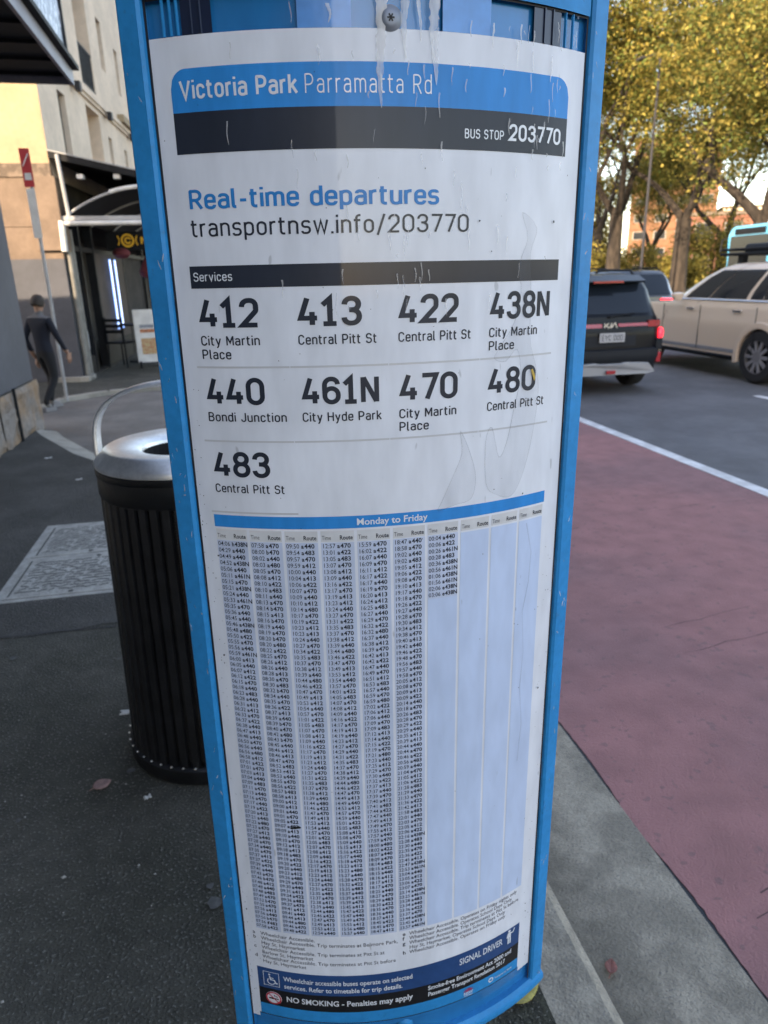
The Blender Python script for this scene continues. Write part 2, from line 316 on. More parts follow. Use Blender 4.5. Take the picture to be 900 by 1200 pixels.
# ------------------------------------------------------------------ pit cover
pc = empty('pit_cover', (-1.28, 3.43, 0), 0.0, 'pair of pale concrete pit lids with wavy texture, set in the dark pavement', 'pit cover')
PW, PL = .82, 1.18
fr = MB()
for x0, x1, y0, y1 in ((0, PW, 0, .035), (0, PW, PL-.035, PL), (0, .035, .035, PL-.035), (PW-.035, PW, .035, PL-.035), (.035, PW-.035, PL/2-.014, PL/2+.014)):
    fr.box(x0, x1, y0, y1, -.05, .004)
fr.build('frame', 'pit', pc)
random.seed(3)
for y0, y1 in ((.035, PL/2-.014), (PL/2+.014, PL-.035)):
    ld = MB().box(.037, PW-.037, y0+.002, y1-.002, -.05, .0065).build('lid', 'pit', pc)
    gr = MB()
    sx, sy = 13, 12
    for i in range(sx):
        for j in range(sy):
            cx = .085+(PW-.17)*(i+.5)/sx+random.uniform(-.01, .01); cy_ = y0+.055+(y1-y0-.11)*(j+.5)/sy
            a = random.uniform(-.6, .6)+(1.57 if (i+j)%2 else 0)*.4; L = .026
            dx, dy = math.cos(a)*L, math.sin(a)*L*.8; w = .0062
            gr.add([(cx-dx+dy*.2, cy_-dy-w, .0072), (cx, cy_-w+.005, .0072), (cx+dx, cy_+dy-w, .0072), (cx+dx, cy_+dy+w, .0072), (cx, cy_+w+.005, .0072), (cx-dx+dy*.2, cy_-dy+w, .0072)], [(0, 1, 4, 5), (1, 2, 3, 4)])
    for x0, x1 in ((.056, .066), (PW-.066, PW-.056)): gr.add([(x0, y0+.03, .0072), (x1, y0+.03, .0072), (x1, y1-.03, .0072), (x0, y1-.03, .0072)], [(0, 1, 2, 3)])
    gr.lathe([(.0, .0076), (.014, .0076)], 12, (.36, y0+.03, 0)); gr.lathe([(.0, .0076), (.014, .0076)], 12, (.42, y1-.03, 0))
    gr.build('groove_pattern', 'pitdark', ld)
# ------------------------------------------------------------------ bus stop sign
SR, TP, TR = .46731, .00946, .00445
sign = empty('bus_stop_sign', (.16065, .72185, 0), -.04767, 'tall blue bus stop totem with a curved white timetable panel, standing by the kerb', 'bus stop sign')
def S(u, v, off=0.0):
    a = u/SR; r = SR+off
    return (r*math.sin(a)+TR*v, SR-r*math.cos(a)+TP*v, CAM_H+v)
class Sheet:                                     # flat artwork bent onto the curved face
    def __init__(s): s.v = []; s.f = []
    def mesh(s, uv, f, off):
        k = len(s.v); s.v += [S(u, v, off) for u, v in uv]; s.f += [tuple(i+k for i in q) for q in f]
    def patch(s, u0, u1, v0, v1, off, step=.012, top=None, bot=None):
        n = max(1, int(abs(u1-u0)/step)); uv = []; f = []
        for i in range(n+1):
            u = u0+(u1-u0)*i/n
            uv += [(u, bot(u) if bot else v0), (u, top(u) if top else v1)]
        f = [(2*i, 2*i+2, 2*i+3, 2*i+1) for i in range(n)]
        s.mesh(uv, f, off)
    def build(s, name, m, parent):
        me = bpy.data.meshes.new(name); me.from_pydata(s.v, [], s.f); me.materials.append(M[m]); me.update()
        me.polygons.foreach_set('use_smooth', [True]*len(me.polygons))
        o = bpy.data.objects.new(name, me); col.objects.link(o); o.parent = parent; return o
# --- lettering: built-in font, converted once per glyph
_gc = {}
def _bbox(txt, w, res):
    c = bpy.data.curves.new('letters', 'FONT'); c.body = txt; c.size = 1; c.offset = w; c.resolution_u = res; c.fill_mode = 'FRONT'
    o = bpy.data.objects.new('letters', c); col.objects.link(o)
    dg = bpy.context.evaluated_depsgraph_get(); dg.update()
    me = bpy.data.meshes.new_from_object(o.evaluated_get(dg))
    v = [(p.co.x, p.co.y) for p in me.vertices]; f = [tuple(p.vertices) for p in me.polygons]
    bpy.data.objects.remove(o); bpy.data.curves.remove(c); bpy.data.meshes.remove(me)
    return v, f
def glyph(ch, w=0, res=3):
    k = (ch, w, res)
    if k not in _gc:
        if ('|', w, res) not in _gc: 
            b = _bbox('|', w, res)[0]; _gc[('|', w, res)] = ([], [], max(x for x, y in b))
        bar = _gc[('|', w, res)][2]
        adv = max(x for x, y in _bbox(ch+'|', w, res)[0])-bar
        v, f = _bbox(ch, w, res) if ch != ' ' else ([], [])
        _gc[k] = (v, f, adv)
    return _gc[k]
CAPH = max(y for x, y in _bbox('H', 0, 2)[0])
def text_width(t, w=0, res=3): return sum(glyph(c, w, res)[2] for c in t)
def put(sh, t, u, v, h, off, width=None, w=0, res=3, sx=None):
    """text with its baseline at (u, v), capital height h; stretched to width"""
    k = h/CAPH; kx = sx*k if sx else k
    if width: kx = width/text_width(t, w, res)
    x = 0
    for c in t:
        gv, gf, adv = glyph(c, w, res)
        sh.mesh([(u+(x+px)*kx, v+py*k) for px, py in gv], gf, off); x += adv
    return u+x*kx
# --- lettering: drawn with a round-cornered pen (the narrow stop-name letters and route numbers)
r28 = 2.8
PEN = {
'0': (5.6, [('c', (0,0,2.8),(5.6,0,2.8),(5.6,10,2.8),(0,10,2.8))]),
'1': (4.5, [('o', (-.3,7.6),(2.3,10),(2.3,0)), ('o', (-.2,0),(4.6,0))]),
'2': (5.5, [('o', (.1,7.4),(.1,10,2.7),(5.4,10,2.7),(5.4,5.8,1.6),(.1,0),(5.7,0))]),
'3': (5.5, [('o', (.2,7.6),(.2,10,2.6),(5.3,10,2.6),(5.3,5.4,2.2),(1.9,5.4)), ('o', (2.6,5.35),(5.5,5.35,2.4),(5.5,0,2.7),(0,0,2.7),(0,2.4))]),
'4': (5.5, [('o', (2.6,10.4),(0,2.4),(6.0,2.4)), ('o', (4.2,4.9),(4.2,-.4))]),
'5': (5.4, [('o', (5,10),(.5,10),(.3,5.8),(5.4,5.8,2.6),(5.4,0,2.6),(0,0,2.6),(0,2))]),
'6': (5.5, [('c', (0,0,2.7),(5.5,0,2.7),(5.5,5.9,2.7),(0,5.9,2.7)), ('o', (0,3.2),(0,10,2.7),(5.3,10,2.7),(5.3,7.7))]),
'7': (5.4, [('o', (-.2,10),(5.6,10),(1.9,-.4))]),
'8': (5.5, [('c', (0,0,2.6),(5.5,0,2.6),(5.5,5.3,2.5),(0,5.3,2.5)), ('c', (.3,5.3,2.3),(5.2,5.3,2.3),(5.2,10,2.3),(.3,10,2.3))]),
'9': (5.5, [('c', (0,4.1,2.7),(5.5,4.1,2.7),(5.5,10,2.7),(0,10,2.7)), ('o', (5.5,6.8),(5.5,0,2.7),(.2,0,2.7),(.2,2.3))]),
'N': (5.6, [('o', (0,-.4),(0,10.4)), ('o', (.2,10.2),(5.4,-.2)), ('o', (5.6,-.4),(5.6,10.4))]),
'V': (6.0, [('o', (-.2,10.4),(3,-.1),(6.2,10.4))]),
'P': (5.3, [('o', (0,-.4),(0,10,.3),(5.3,10,2.7),(5.3,4.3,2.7),(0,4.3))]),
'R': (5.4, [('o', (0,-.4),(0,10,.3),(5.2,10,2.6),(5.2,4.7,2.6),(0,4.7)), ('o', (2.7,4.7),(5.6,-.4))]),
'B': (5.4, [('o', (0,5.3),(0,10,.3),(5,10,2.2),(5,5.3,2.2),(0,5.3)), ('o', (.4,5.3),(5.4,5.3,2.5),(5.4,0,2.5),(0,0,.3),(0,5.3))]),
'U': (5.5, [('o', (0,10.4),(0,0,2.7),(5.5,0,2.7),(5.5,10.4))]),
'S': (5.3, [('o', (5.2,7.8),(5.2,10,2.5),(.1,10,2.5),(.1,5.2,2.2),(5.3,5.2,2.2),(5.3,0,2.5),(0,0,2.5),(0,2.3))]),
'T': (5.6, [('o', (-.3,10),(5.9,10)), ('o', (2.8,10),(2.8,-.4))]),
'O': (5.8, [('c', (0,0,2.8),(5.8,0,2.8),(5.8,10,2.8),(0,10,2.8))]),
'C': (5.3, [('o', (5.3,7.4),(5.3,10,2.7),(0,10,2.7),(0,0,2.7),(5.3,0,2.7),(5.3,2.6))]),
'M': (6.8, [('o', (0,-.4),(0,10.3)), ('o', (.1,10.2),(3.4,2.6),(6.7,10.2)), ('o', (6.8,10.3),(6.8,-.4))]),
'J': (4.4, [('o', (4.4,10.4),(4.4,0,2.4),(0,0,2.4),(0,2.6))]),
'H': (5.6, [('o', (0,-.4),(0,10.4)), ('o', (5.6,-.4),(5.6,10.4)), ('o', (0,5.2),(5.6,5.2))]),
'a': (4.4, [('o', (.3,5.9),(.3,7.2,1.9),(4.4,7.2,1.9),(4.4,-.4)), ('o', (4.4,4.2),(0,4.2,1.9),(0,0,1.9),(4.4,0,1.9),(4.4,2))]),
'c': (4.2, [('o', (4.2,5.2),(4.2,7.2,2.0),(0,7.2,2.0),(0,0,2.0),(4.2,0,2.0),(4.2,2))]),
'd': (4.5, [('c', (0,0,2.1),(4.5,0,2.1),(4.5,7.2,2.1),(0,7.2,2.1)), ('o', (4.5,10.6),(4.5,-.4))]),
'e': (4.4, [('o', (0,3.7),(4.4,3.7),(4.4,7.2,2.1),(0,7.2,2.1),(0,0,2.1),(4.4,0,2.0),(4.4,1.6))]),
'i': (0.0, [('o', (0,-.4),(0,7.6)), ('o', (0,9.3),(0,10.7))]),
'k': (4.2, [('o', (0,-.4),(0,10.6)), ('o', (4.2,7.5),(.2,3.0)), ('o', (1.5,4.3),(4.5,-.4))]),
'l': (1.0, [('o', (0,10.6),(0,0,1.0),(1.5,0))]),
'm': (7.6, [('o', (0,-.4),(0,7.6)), ('o', (0,4.8),(0,7.2,1.9),(3.8,7.2,1.8),(3.8,-.4)), ('o', (3.8,4.8),(3.8,7.2,1.9),(7.6,7.2,1.8),(7.6,-.4))]),
'n': (4.4, [('o', (0,-.4),(0,7.6)), ('o', (0,4.8),(0,7.2,2.0),(4.4,7.2,2.0),(4.4,-.4))]),
'o': (4.5, [('c', (0,0,2.2),(4.5,0,2.2),(4.5,7.2,2.2),(0,7.2,2.2))]),
'r': (2.4, [('o', (0,-.4),(0,7.6)), ('o', (0,4.4),(0,7.2,2.1),(2.9,7.2))]),
't': (2.6, [('o', (.6,9.8),(.6,0,1.5),(2.9,0)), ('o', (-.8,7.2),(2.9,7.2))]),
'p': (4.5, [('c', (0,0,2.1),(4.5,0,2.1),(4.5,7.2,2.1),(0,7.2,2.1)), ('o', (0,7.6),(0,-3.2))]),
's': (4.0, [('o', (3.9,6.1),(3.9,7.2,1.7),(0,7.2,1.7),(0,3.7,1.6),(4.1,3.7,1.6),(4.1,0,1.8),(-.1,0,1.8),(-.1,1.3))]),
'w': (7.0, [('o', (-.1,7.6),(1.7,-.1),(3.5,7.2),(5.3,-.1),(7.1,7.6))]),
'f': (2.6, [('o', (.8,-.4),(.8,10.2,1.7),(3.1,10.2)), ('o', (-.7,7.2),(2.9,7.2))]),
'-': (2.8, [('o', (-.2,3.7),(3.0,3.7))]),
'.': (0.0, [('o', (0,-.6),(0,.7))]),
'/': (3.6, [('o', (-.2,-2),(3.8,10.8))]),
'u': (4.4, [('o', (0,7.6),(0,0,2.0),(4.4,0,2.0),(4.4,3)), ('o', (4.4,7.6),(4.4,-.4))]),
'v': (4.6, [('o', (-.1,7.6),(2.3,-.1),(4.7,7.6))]),
'y': (4.6, [('o', (-.1,7.6),(2.4,.2)), ('o', (4.7,7.6),(1.9,-1.6,.9),(1.1,-2.7),(.2,-2.7))]),
}
def fillet(pts, closed):
    P = [(Vector(p[:2]), p[2] if len(p) > 2 else 0) for p in pts]; n = len(P); out = []
    for i, (p, r) in enumerate(P):
        if r <= 0 or (not closed and i in (0, n-1)): out.append(p); continue
        a = (P[i-1][0]-p); b = (P[(i+1) % n][0]-p); la, lb = a.length, b.length; a = a/la; b = b/lb
        ang = math.acos(max(-1, min(1, a.dot(b)))); d = min(r/math.tan(ang/2), la*.5 if (closed or i-1 > 0) else la, lb*.5 if (closed or i+1 < n-1) else lb)
        rr = d*math.tan(ang/2); bis = (a+b).normalized(); c = p+bis*(rr/math.sin(ang/2)); s = p+a*d-c; e = p+b*d-c
        t0 = math.atan2(s.y, s.x); t1 = math.atan2(e.y, e.x); dt = (t1-t0+math.pi) % (2*math.pi)-math.pi; k = 7
        for j in range(k+1): out.append(c+Vector((math.cos(t0+dt*j/k), math.sin(t0+dt*j/k)))*rr)
    q = [out[0]]
    for p in out[1:]:
        if (p-q[-1]).length > 1e-4: q.append(p)
    if closed and (q[0]-q[-1]).length < 1e-4: q.pop()
    return q
def ribbon(pts, closed, w):
    q = fillet(pts, closed); n = len(q); L = []; Rr = []
    for i, p in enumerate(q):
        a = q[i-1] if (closed or i > 0) else None; b = q[(i+1) % n] if (closed or i < n-1) else None
        d1 = (p-a).normalized() if a is not None else None; d2 = (b-p).normalized() if b is not None else None
        d1 = d1 or d2; d2 = d2 or d1
        n1 = Vector((-d1.y, d1.x)); n2 = Vector((-d2.y, d2.x)); m = (n1+n2)
        m = m.normalized() if m.length > 1e-6 else n1
        k = min(1/max(.2, m.dot(n1)), 2.6)
        L.append(p+m*k*w/2); Rr.append(p-m*k*w/2)
    v = [tuple(x) for x in L]+[tuple(x) for x in Rr]
    f = [(i, n+i, n+(i+1) % n, (i+1) % n) for i in range(n if closed else n-1)]
    return v, f
def pen_width(t, sp, w): return sum((PEN[c][0] if c != ' ' else 1.6)+sp for c in t)-sp+w
def pen(sh, t, u, v, h, width, off, w=1.5, sp=3.0):
    """text with its left edge at u, baseline v, capital height h (edge to edge), total width"""
    k = h/(10+w); kx = width/pen_width(t, sp, w); x = w/2; j = 0
    for c in t:
        if c == ' ': x += 1.6+sp; continue
        for kind, *pts in PEN[c][1]:
            gv, gf = ribbon(pts, kind == 'c', w)
            sh.mesh([(u+(x+px)*kx, v+(py+w/2)*k) for px, py in gv], gf, off+.00004*(j % 6)); j += 1
        x += PEN[c][0]+sp
# --- body
UL, UR = -.2545, .2605                            # outer edges of the two blue edge strips
FL, FR = -.2255, .2315                            # inner edges
VB, VT = -1.100, .62
def hull(u0, u1, off):                            # front arc
    n = 24; return [S(u0+(u1-u0)*i/n, 0, off) for i in range(n+1)]
bd = MB(); front = hull(UL+.002, UR-.002, -.004)
z0, z1 = CAM_H+VB+.004, CAM_H+VT
a = front[0]; b = front[-1]; mid = ((a[0]+b[0])/2, a[1]+.085)
poly = [(x, y) for x, y, z in front]+[(b[0], b[1]+.012), (b[0]*.75+mid[0]*.25, b[1]+.055), mid, (a[0]*.75+mid[0]*.25, a[1]+.055), (a[0], a[1]+.012)]
n = len(poly); v = []
for z in (z0, z1):
    dv = z-CAM_H; v += [(x+TR*dv, y+TP*dv, z) for x, y in poly]
bd.add(v, [tuple(range(n-1, -1, -1)), tuple(range(n, 2*n))]+[(i, (i+1) % n, n+(i+1) % n, n+i) for i in range(n)])
bd.build('totem_body', 'bluedeep', sign, smooth=True)
post = MB().prism([(x*.62, .115+(y-.09)*.5) for x, y in poly], 0.0, z0+.001); post.build('base_plinth', 'blue', sign)
def edge_strip(u0, u1, v0, v1, t=.007):           # proud blue aluminium strip with softened edges
    e = MB(); offs = [(u0, -.004), (u0+.001, t*.6), (u0+.004, t), (u1-.004, t), (u1-.001, t*.6), (u1, -.004)]
    m = len(offs); vv = []
    rows = 40
    for i in range(rows+1):
        vv += [S(u, v0+(v1-v0)*i/rows, o) for u, o in offs]
    e.add(vv, [(i*m+j, i*m+j+1, (i+1)*m+j+1, (i+1)*m+j) for i in range(rows) for j in range(m-1)]+[tuple(range(m)), tuple(rows*m+k for k in range(m))])
    return e
edge_strip(UL, FL-.0005, VB-.006, VT).build('edge_frame', 'blue', sign, smooth=True)
edge_strip(FR+.0005, UR, VB-.006, VT).build('edge_frame', 'blue', sign, smooth=True)
for u0, u1 in ((FL-.0005, FL+.0022), (FR-.0022, FR+.0005)):
    sh = Sheet(); m = [(u0, VB+.01), (u1, VB+.01), (u1, VT), (u0, VT)]; sh.mesh(m, [(0, 1, 2, 3)], .0012); sh.build('seal_strip', 'seal', sign)
# bottom rim: a lip that follows the curve
rim = MB(); prof = [(-.004, VB+.012), (.004, VB+.012), (.0095, VB+.006), (.0105, VB-.002), (.008, VB-.011), (-.004, VB-.011)]
m = len(prof); vv = []; k = 40
for i in range(k+1):
    u = UL+(UR-UL)*i/k; vv += [S(u, vz, o) for o, vz in prof]
rim.add(vv, [(i*m+j, i*m+(j+1) % m, (i+1)*m+(j+1) % m, (i+1)*m+j) for i in range(k) for j in range(m)]+[tuple(range(m)), tuple(k*m+j for j in range(m))])
rim.build('bottom_rim', 'blue', sign, smooth=True)
# header panel above the seam
hp = Sheet(); hp.patch(FL+.001, FR-.001, .247, VT, .004); hp.patch(FL+.001, FR-.001, .2462, .247, .004); hp.build('header_panel', 'blue', sign)
sm = Sheet(); sm.patch(FL+.001, FR-.001, .2445, .2472, .0015); sm.build('panel_seam', 'seal', sign)
for u, vz in ((.0058, .2225), (.0086, -1.060)):
    sc = MB(); c = Vector(S(u, vz, 0)); nrm = Vector((math.sin(u/SR), -math.cos(u/SR), 0)); tx = Vector((-nrm.y, nrm.x, 0)); up = Vector((0, 0, 1))
    rings = [(.0, .0042), (.0042, .0044), (.0075, .0036), (.0098, .0014), (.0112, .0008), (.0112, -.003)]; N = 28; vv = []
    for r, o in rings: vv += [c+nrm*o+(tx*math.cos(2*math.pi*q/N)+up*math.sin(2*math.pi*q/N))*r for q in range(N)]
    sc.add(vv, [(i*N+q, i*N+(q+1) % N, (i+1)*N+(q+1) % N, (i+1)*N+q) for i in range(len(rings)-1) for q in range(N)])
    so = sc.build('screw', 'screw' if vz > 0 else 'blue', sign, smooth=True)
    sl = MB()
    for ang in (0, 1.05, 2.1): sl.obox(c+nrm*.0043, (tx*math.cos(ang)+up*math.sin(ang))*.0034, (up*math.cos(ang)-tx*math.sin(ang))*.0007, nrm*.0004)
    sl.build('screw_slot', 'seal', so)
# --- poster
PT, PBOT = .2147, -1.0525
po = Sheet(); 
nv = 24
for i in range(nv): po.patch(FL+.002, FR-.002, PBOT+(PT-PBOT)*i/nv, PBOT+(PT-PBOT)*(i+1)/nv, .0010)
poster = po.build('poster', 'paper', sign)
O1, O2, O3 = .0013, .0016, .0019
def part(name, m, fn):
    sh = Sheet(); fn(sh); return sh.build(name, m, poster)
HL, HR, RC = -.2050, .2072, .0165
def htop(u):
    d = max(0, RC-(u-HL)) if u < 0 else max(0, RC-(HR-u))
    return .1882-RC+math.sqrt(max(0, RC*RC-d*d))
part('stop_banner', 'bannerblue', lambda s: s.patch(HL, HR, .1518, 0, O1, .0022, top=htop))
part('number_banner', 'blackband', lambda s: s.patch(HL, HR, .1162, .1518, O1)).data.materials[0] = M['ink']
def f(s): pen(s, 'Victoria Park', -.1958, .1625, .0162, .1144, O2, 1.75, 2.9)
part('stop_name_text', 'lightink', f)
part('stop_road_text', 'lightink', lambda s: pen(s, 'Parramatta Rd', -.0745, .1628, .0160, .1196, O2, .85, 3.4))
part('stop_number_text', 'lightink', lambda s: (pen(s, 'BUS STOP', .0798, .1264, .0086, .0440, O2, 1.6, 3.1), pen(s, '203770', .1298, .1264, .0152, .0684, O2, 1.9, 3.0)))
part('realtime_text', 'inkblue', lambda s: pen(s, 'Real-time departures', -.1972, .0664, .0183, .2505, O1, 1.75, 2.7))
part('web_address_text', 'ink', lambda s: pen(s, 'transportnsw.info/203770', -.1980, .0410, .0170, .2840, O1, 1.3, 2.8))
part('services_bar', 'ink', lambda s: s.patch(-.2045, .2068, -.0080, .0136, O1))
part('services_text', 'lightink', lambda s: pen(s, 'Services', -.2008, -.0012, .0088, .0425, O2, 1.4, 2.8))
CU = (-.1985, -.0930, .0108, .1142)
ROWS = ((-.0472, (('412', ('City Martin', 'Place')), ('413', ('Central Pitt St',)), ('422', ('Central Pitt St',)), ('438N', ('City Martin', 'Place')))),
        (-.1277, (('440', ('Bondi Junction',)), ('461N', ('City Hyde Park',)), ('470', ('City Martin', 'Place')), ('480', ('Central Pitt St',)))),
        (-.2084, (('483', ('Central Pitt St',)),)))
DW = {'City Martin': .0652, 'Place': .0330, 'Central Pitt St': .0810, 'Bondi Junction': .0885, 'City Hyde Park': .0845}
for vb, items in ROWS:
    for (num, lines), u in zip(items, CU):
        part('route_number', 'ink', lambda s: pen(s, num, u, vb, .0292, .0655 if len(num) == 3 else .0815, O1, 2.0, 2.9))
        def f(s):
            for i, t in enumerate(lines): pen(s, t, u-.0008, vb-.0182-.0141*i, .0102, DW[t], O1, 1.6, 2.9)
        part('destination_text', 'ink', f)
for vz, full in ((-.0880, 4), (-.1678, 4), (-.2500, 1)):
    for i in range(full):
        part('divider_line', 'rule', lambda s: s.patch(-.2072+.1034*i, -.1046+.1034*i-(.003 if i == 3 else 0), vz-.0008, vz+.0012, O1))
# --- timetable
TL, TRR, CW = -.2050, .2050, .0410
part('weekday_bar', 'bannerblue', lambda s: s.patch(TL, TRR, -.2680, -.2535, O1))
part('weekday_text', 'lightink', lambda s: put(s, 'Monday to Friday', -.0402, -.2644, .0076, O2, .0815, .016, 4))
TT, TB = -.2845, -.8750
RP = .00795
NR = [74, 74, 74, 74, 74, 74, 10, 0, 0, 0]
for i in range(10):
    u0, u1 = TL+CW*i+.0010, TL+CW*(i+1)-.0024
    part('timetable_heading', 'papergrey', lambda s: s.patch(u0, u1, TT+.0007, -.2706, O1))
    vsplit = TT-RP*NR[i]-.0015 if NR[i] < 74 else TB
    if NR[i]: part('timetable_rows', 'paperrow', lambda s: s.patch(u0, u1, vsplit, TT, O1))
    if NR[i] < 74: part('timetable_blank', 'papershade', lambda s: s.patch(u0, u1, TB, vsplit, O1))
    part('time_heading_text', 'inkgrey', lambda s: put(s, 'Time', u0+.0012, -.2812, .0052, O2, .0105, 0, 2))
    part('route_heading_text', 'ink', lambda s: put(s, 'Route', u0+.0212, -.2812, .0052, O2, .0150, .016, 2))
T = ["""0406h438N 0429a440 0449a440 0452a438N 0506a440 0511a461N 0515a470 0521a438N 0524a440 0533a461N 0535a470 0536a440 0545a440 0546a438N 0548a480 0550a422 0555a470 0556a440 0559a461N 0600a413 0605a440 0607a412 0612a422 0615a470 0618a440 0623a483 0628a440 0631a413 0632a412 0633a470 0637a422 0638a440 0647a413 0648a440 0650a470 0656a440 0656a480 0658a412 0701a422 0701a470 0703a413 0704a440 0709a483 0711a470 0713a440 0716a470 0717c440 0719a422 0720a413 0721a440 0722a480 0723a470 0727a412 0728a440 0728a470 0734a440 0735a470 0737a413 0737a422 0739a470 0741a440 0743a470 0746b470 0748a412 0748a440 0748a483 0749a470 0752b470 0755a470 0756a413 0756a440 0756b470 0756f483 0758a422""",
"""0758a470 0800b470 0802a440 0803a480 0805a470 0808a412 0810a422 0810a483 0811a440 0813a470 0814b470 0815a413 0816b470 0819a440 0819a470 0820b470 0820a480 0822a422 0825a470 0826a412 0826a440 0828a413 0830a470 0830a483 0832b470 0834a440 0835a470 0836a422 0837a413 0839a440 0839b470 0840a470 0842a480 0843b470 0845a440 0846a412 0846a413 0847a470 0852a483 0853g412 0853a440 0855a470 0856a422 0857b483 0858a413 0900a412 0900a413 0901a440 0901a470 0905a422 0907a483 0909a413 0910a440 0910a470 0912a412 0918a413 0918a483 0919a470 0920a422 0920a440 0923a412 0926a480 0929a470 0930a440 0931a413 0934a422 0936a483 0937a470 0941a412 0941a440 0944a413 0944a480 0946a470 0948a422""",
"""0950a440 0954a483 0957a470 0959a412 1000a440 1004a413 1006a422 1007a470 1009a440 1010a412 1014a480 1017a470 1019a422 1023a412 1023a413 1024a440 1027a470 1034a422 1035a483 1037a470 1038a412 1039a440 1044a480 1046a422 1047a470 1049a413 1053a412 1054a440 1057a470 1101a422 1105a483 1107a470 1108a412 1109a440 1116a422 1117a470 1119a413 1123a412 1124a440 1127a470 1131a422 1135a483 1137a470 1138a412 1139a440 1144a480 1146a422 1147a470 1149a413 1153a412 1154a440 1157a470 1201a422 1205a483 1207a470 1208a412 1209a440 1216a422 1217a470 1219a413 1223a412 1224a440 1227a470 1231a422 1235a483 1237a470 1238a412 1239a440 1244a480 1246a422 1247a470 1249a413 1253a412 1254a440""",
"""1257a470 1301a422 1305a483 1307a470 1308a412 1309a440 1316a422 1317a470 1319a413 1323a412 1324a440 1327a470 1331a422 1335a483 1337a470 1338a412 1339a440 1344a480 1346a422 1347a470 1349a413 1353a412 1354a440 1357a470 1401a422 1405a483 1407a470 1408a412 1409a440 1416a422 1417a470 1419a413 1419a440 1423a412 1427a470 1429a440 1431a422 1435a483 1437a470 1438a412 1439a440 1444a480 1446a422 1447a470 1449a413 1449a440 1453a412 1457a470 1459a440 1501a422 1505a483 1508a412 1508a470 1509a440 1515a413 1516a422 1517a440 1518a470 1523a412 1523a480 1527a440 1528a470 1532a422 1535a483 1537a440 1539a412 1539a470 1545a413 1547a422 1547a440 1549a470 1555a412 1556a480 1557a440""",
"""1559a470 1602a422 1607a440 1609a470 1611a412 1617a422 1617a440 1619a470 1620a413 1624a412 1625a483 1627a440 1629a470 1632a422 1632a480 1637a440 1638a412 1639a470 1642a413 1642a422 1647a440 1649a470 1651a412 1653a483 1657a440 1659a470 1659a480 1702a422 1706a412 1706a440 1709a470 1709a483 1712a413 1714a440 1715a422 1719a470 1721a480 1723a440 1725a412 1729a470 1730a440 1732a422 1737a413 1737a440 1739a470 1740a412 1741a483 1744a422 1747a440 1749a413 1749a470 1755a412 1757a440 1759a470 1800a480 1802a422 1807a440 1809a470 1814a483 1815a422 1815a440 1816a412 1817a413 1817a470 1825a440 1827a470 1829a483 1830a422 1835a470 1836a440 1837a413 1845a422 1845a470 1847a412""",
"""1847a440 1858a470 1902a440 1902a483 1905a412 1906a422 1908a470 1910a413 1917a440 1918a470 1926a422 1927a440 1928a470 1930a483 1934a412 1938a470 1940a413 1942a440 1946a422 1948a470 1956a483 1957a440 1958a470 2005a412 2008a470 2009a413 2009a422 2014a440 2018a470 2026a483 2028a470 2029a422 2029a440 2035a412 2039a413 2044a440 2044a470 2046a422 2056a483 2059a440 2104a470 2105a412 2106a422 2128a483 2129a440 2133a470 2136a422 2142a413 2158a483 2201a440 2203a470 2205a412 2206a422 2216a438N 2228a483 2230a440 2235a470 2236a422 2245a413 2247a438N 2253a461N 2304a440 2305a412 2306a422 2307a470 2314a438N 2325a461N 2328a483 2334a440 2336a422 2337a470 2344a438N 2345a413 2357e461N""",
"""0004a440 0006a422 0026a461N 0028a483 0036a438N 0056a461N 0106a438N 0156a461N 0206e438N 0306e438N"""]
DWD = text_width('0', 0, 2); 
for ci, block in enumerate(T):
    rows = block.split(); u0 = TL+CW*ci+.0020
    st, sr = Sheet(), Sheet()
    for ri, t in enumerate(rows):
        vb = TT-RP*(ri+1)+.0013
        put(st, t[:2]+':'+t[2:4], u0, vb, .0053, O2, .0152, .003, 2)
        put(sr, t[4], u0+.0172, vb, .0050, O2, .0030, .03, 2)
        put(sr, t[5:], u0+.0208, vb, .0053, O2, .0118 if len(t) == 8 else .0158, .024, 2)
    st.build('time_text', 'ink', poster); sr.build('route_text', 'ink', poster)
NOTES_L = [('a', ['Wheelchair Accessible.']), ('b', ['Wheelchair Accessible. Trip terminates at Belmore Park,', 'Hay St, Haymarket']), ('c', ['Wheelchair Accessible. Trip terminates at Pitt St at', 'Barlow St, Haymarket']), ('d', ['Wheelchair Accessible. Trip terminates at Pitt St before', 'Hay St, Haymarket'])]
NOTES_R = [('e', ['Wheelchair Accessible. Operates on Friday nights only']), ('f', ['Wheelchair Accessible. Operates School Days Only']), ('g', ['Wheelchair Accessible. Trip terminates at Pitt St before', 'Hay St, Haymarket. Operates School Days Only']), ('h', ['Wheelchair Accessible. Operates on Friday only'])]
def notes(s, L, ua, ub, v0, scale):
    v = v0
    for k, ls in L:
        put(s, k, ua, v, .0064, O1, None, .014, 2)
        for t in ls: put(s, t, ub, v, .0064, O1, text_width(t, 0, 2)*scale, .003, 2); v -= .0088
ks = .1975/text_width(NOTES_L[1][1][0], 0, 2)
part('footnote_text', 'inkgrey', lambda s: notes(s, NOTES_L, -.2105, -.1985, -.8870, ks))
part('footnote_text', 'inkgrey', lambda s: notes(s, NOTES_R, .0058, .0155, -.8850, ks*.94))
BL, BR = -.2092, .2038
part('accessibility_band', 'navyband', lambda s: s.patch(BL, BR, -.9900, -.9500, O1))
part('no_smoking_band', 'blackband', lambda s: s.patch(BL, BR, -1.0225, -.9900, O1))
part('bottom_strip', 'bannerblue', lambda s: s.patch(BL, BR, -1.0435, -1.0225, O1)).data.materials[0] = M['blue']
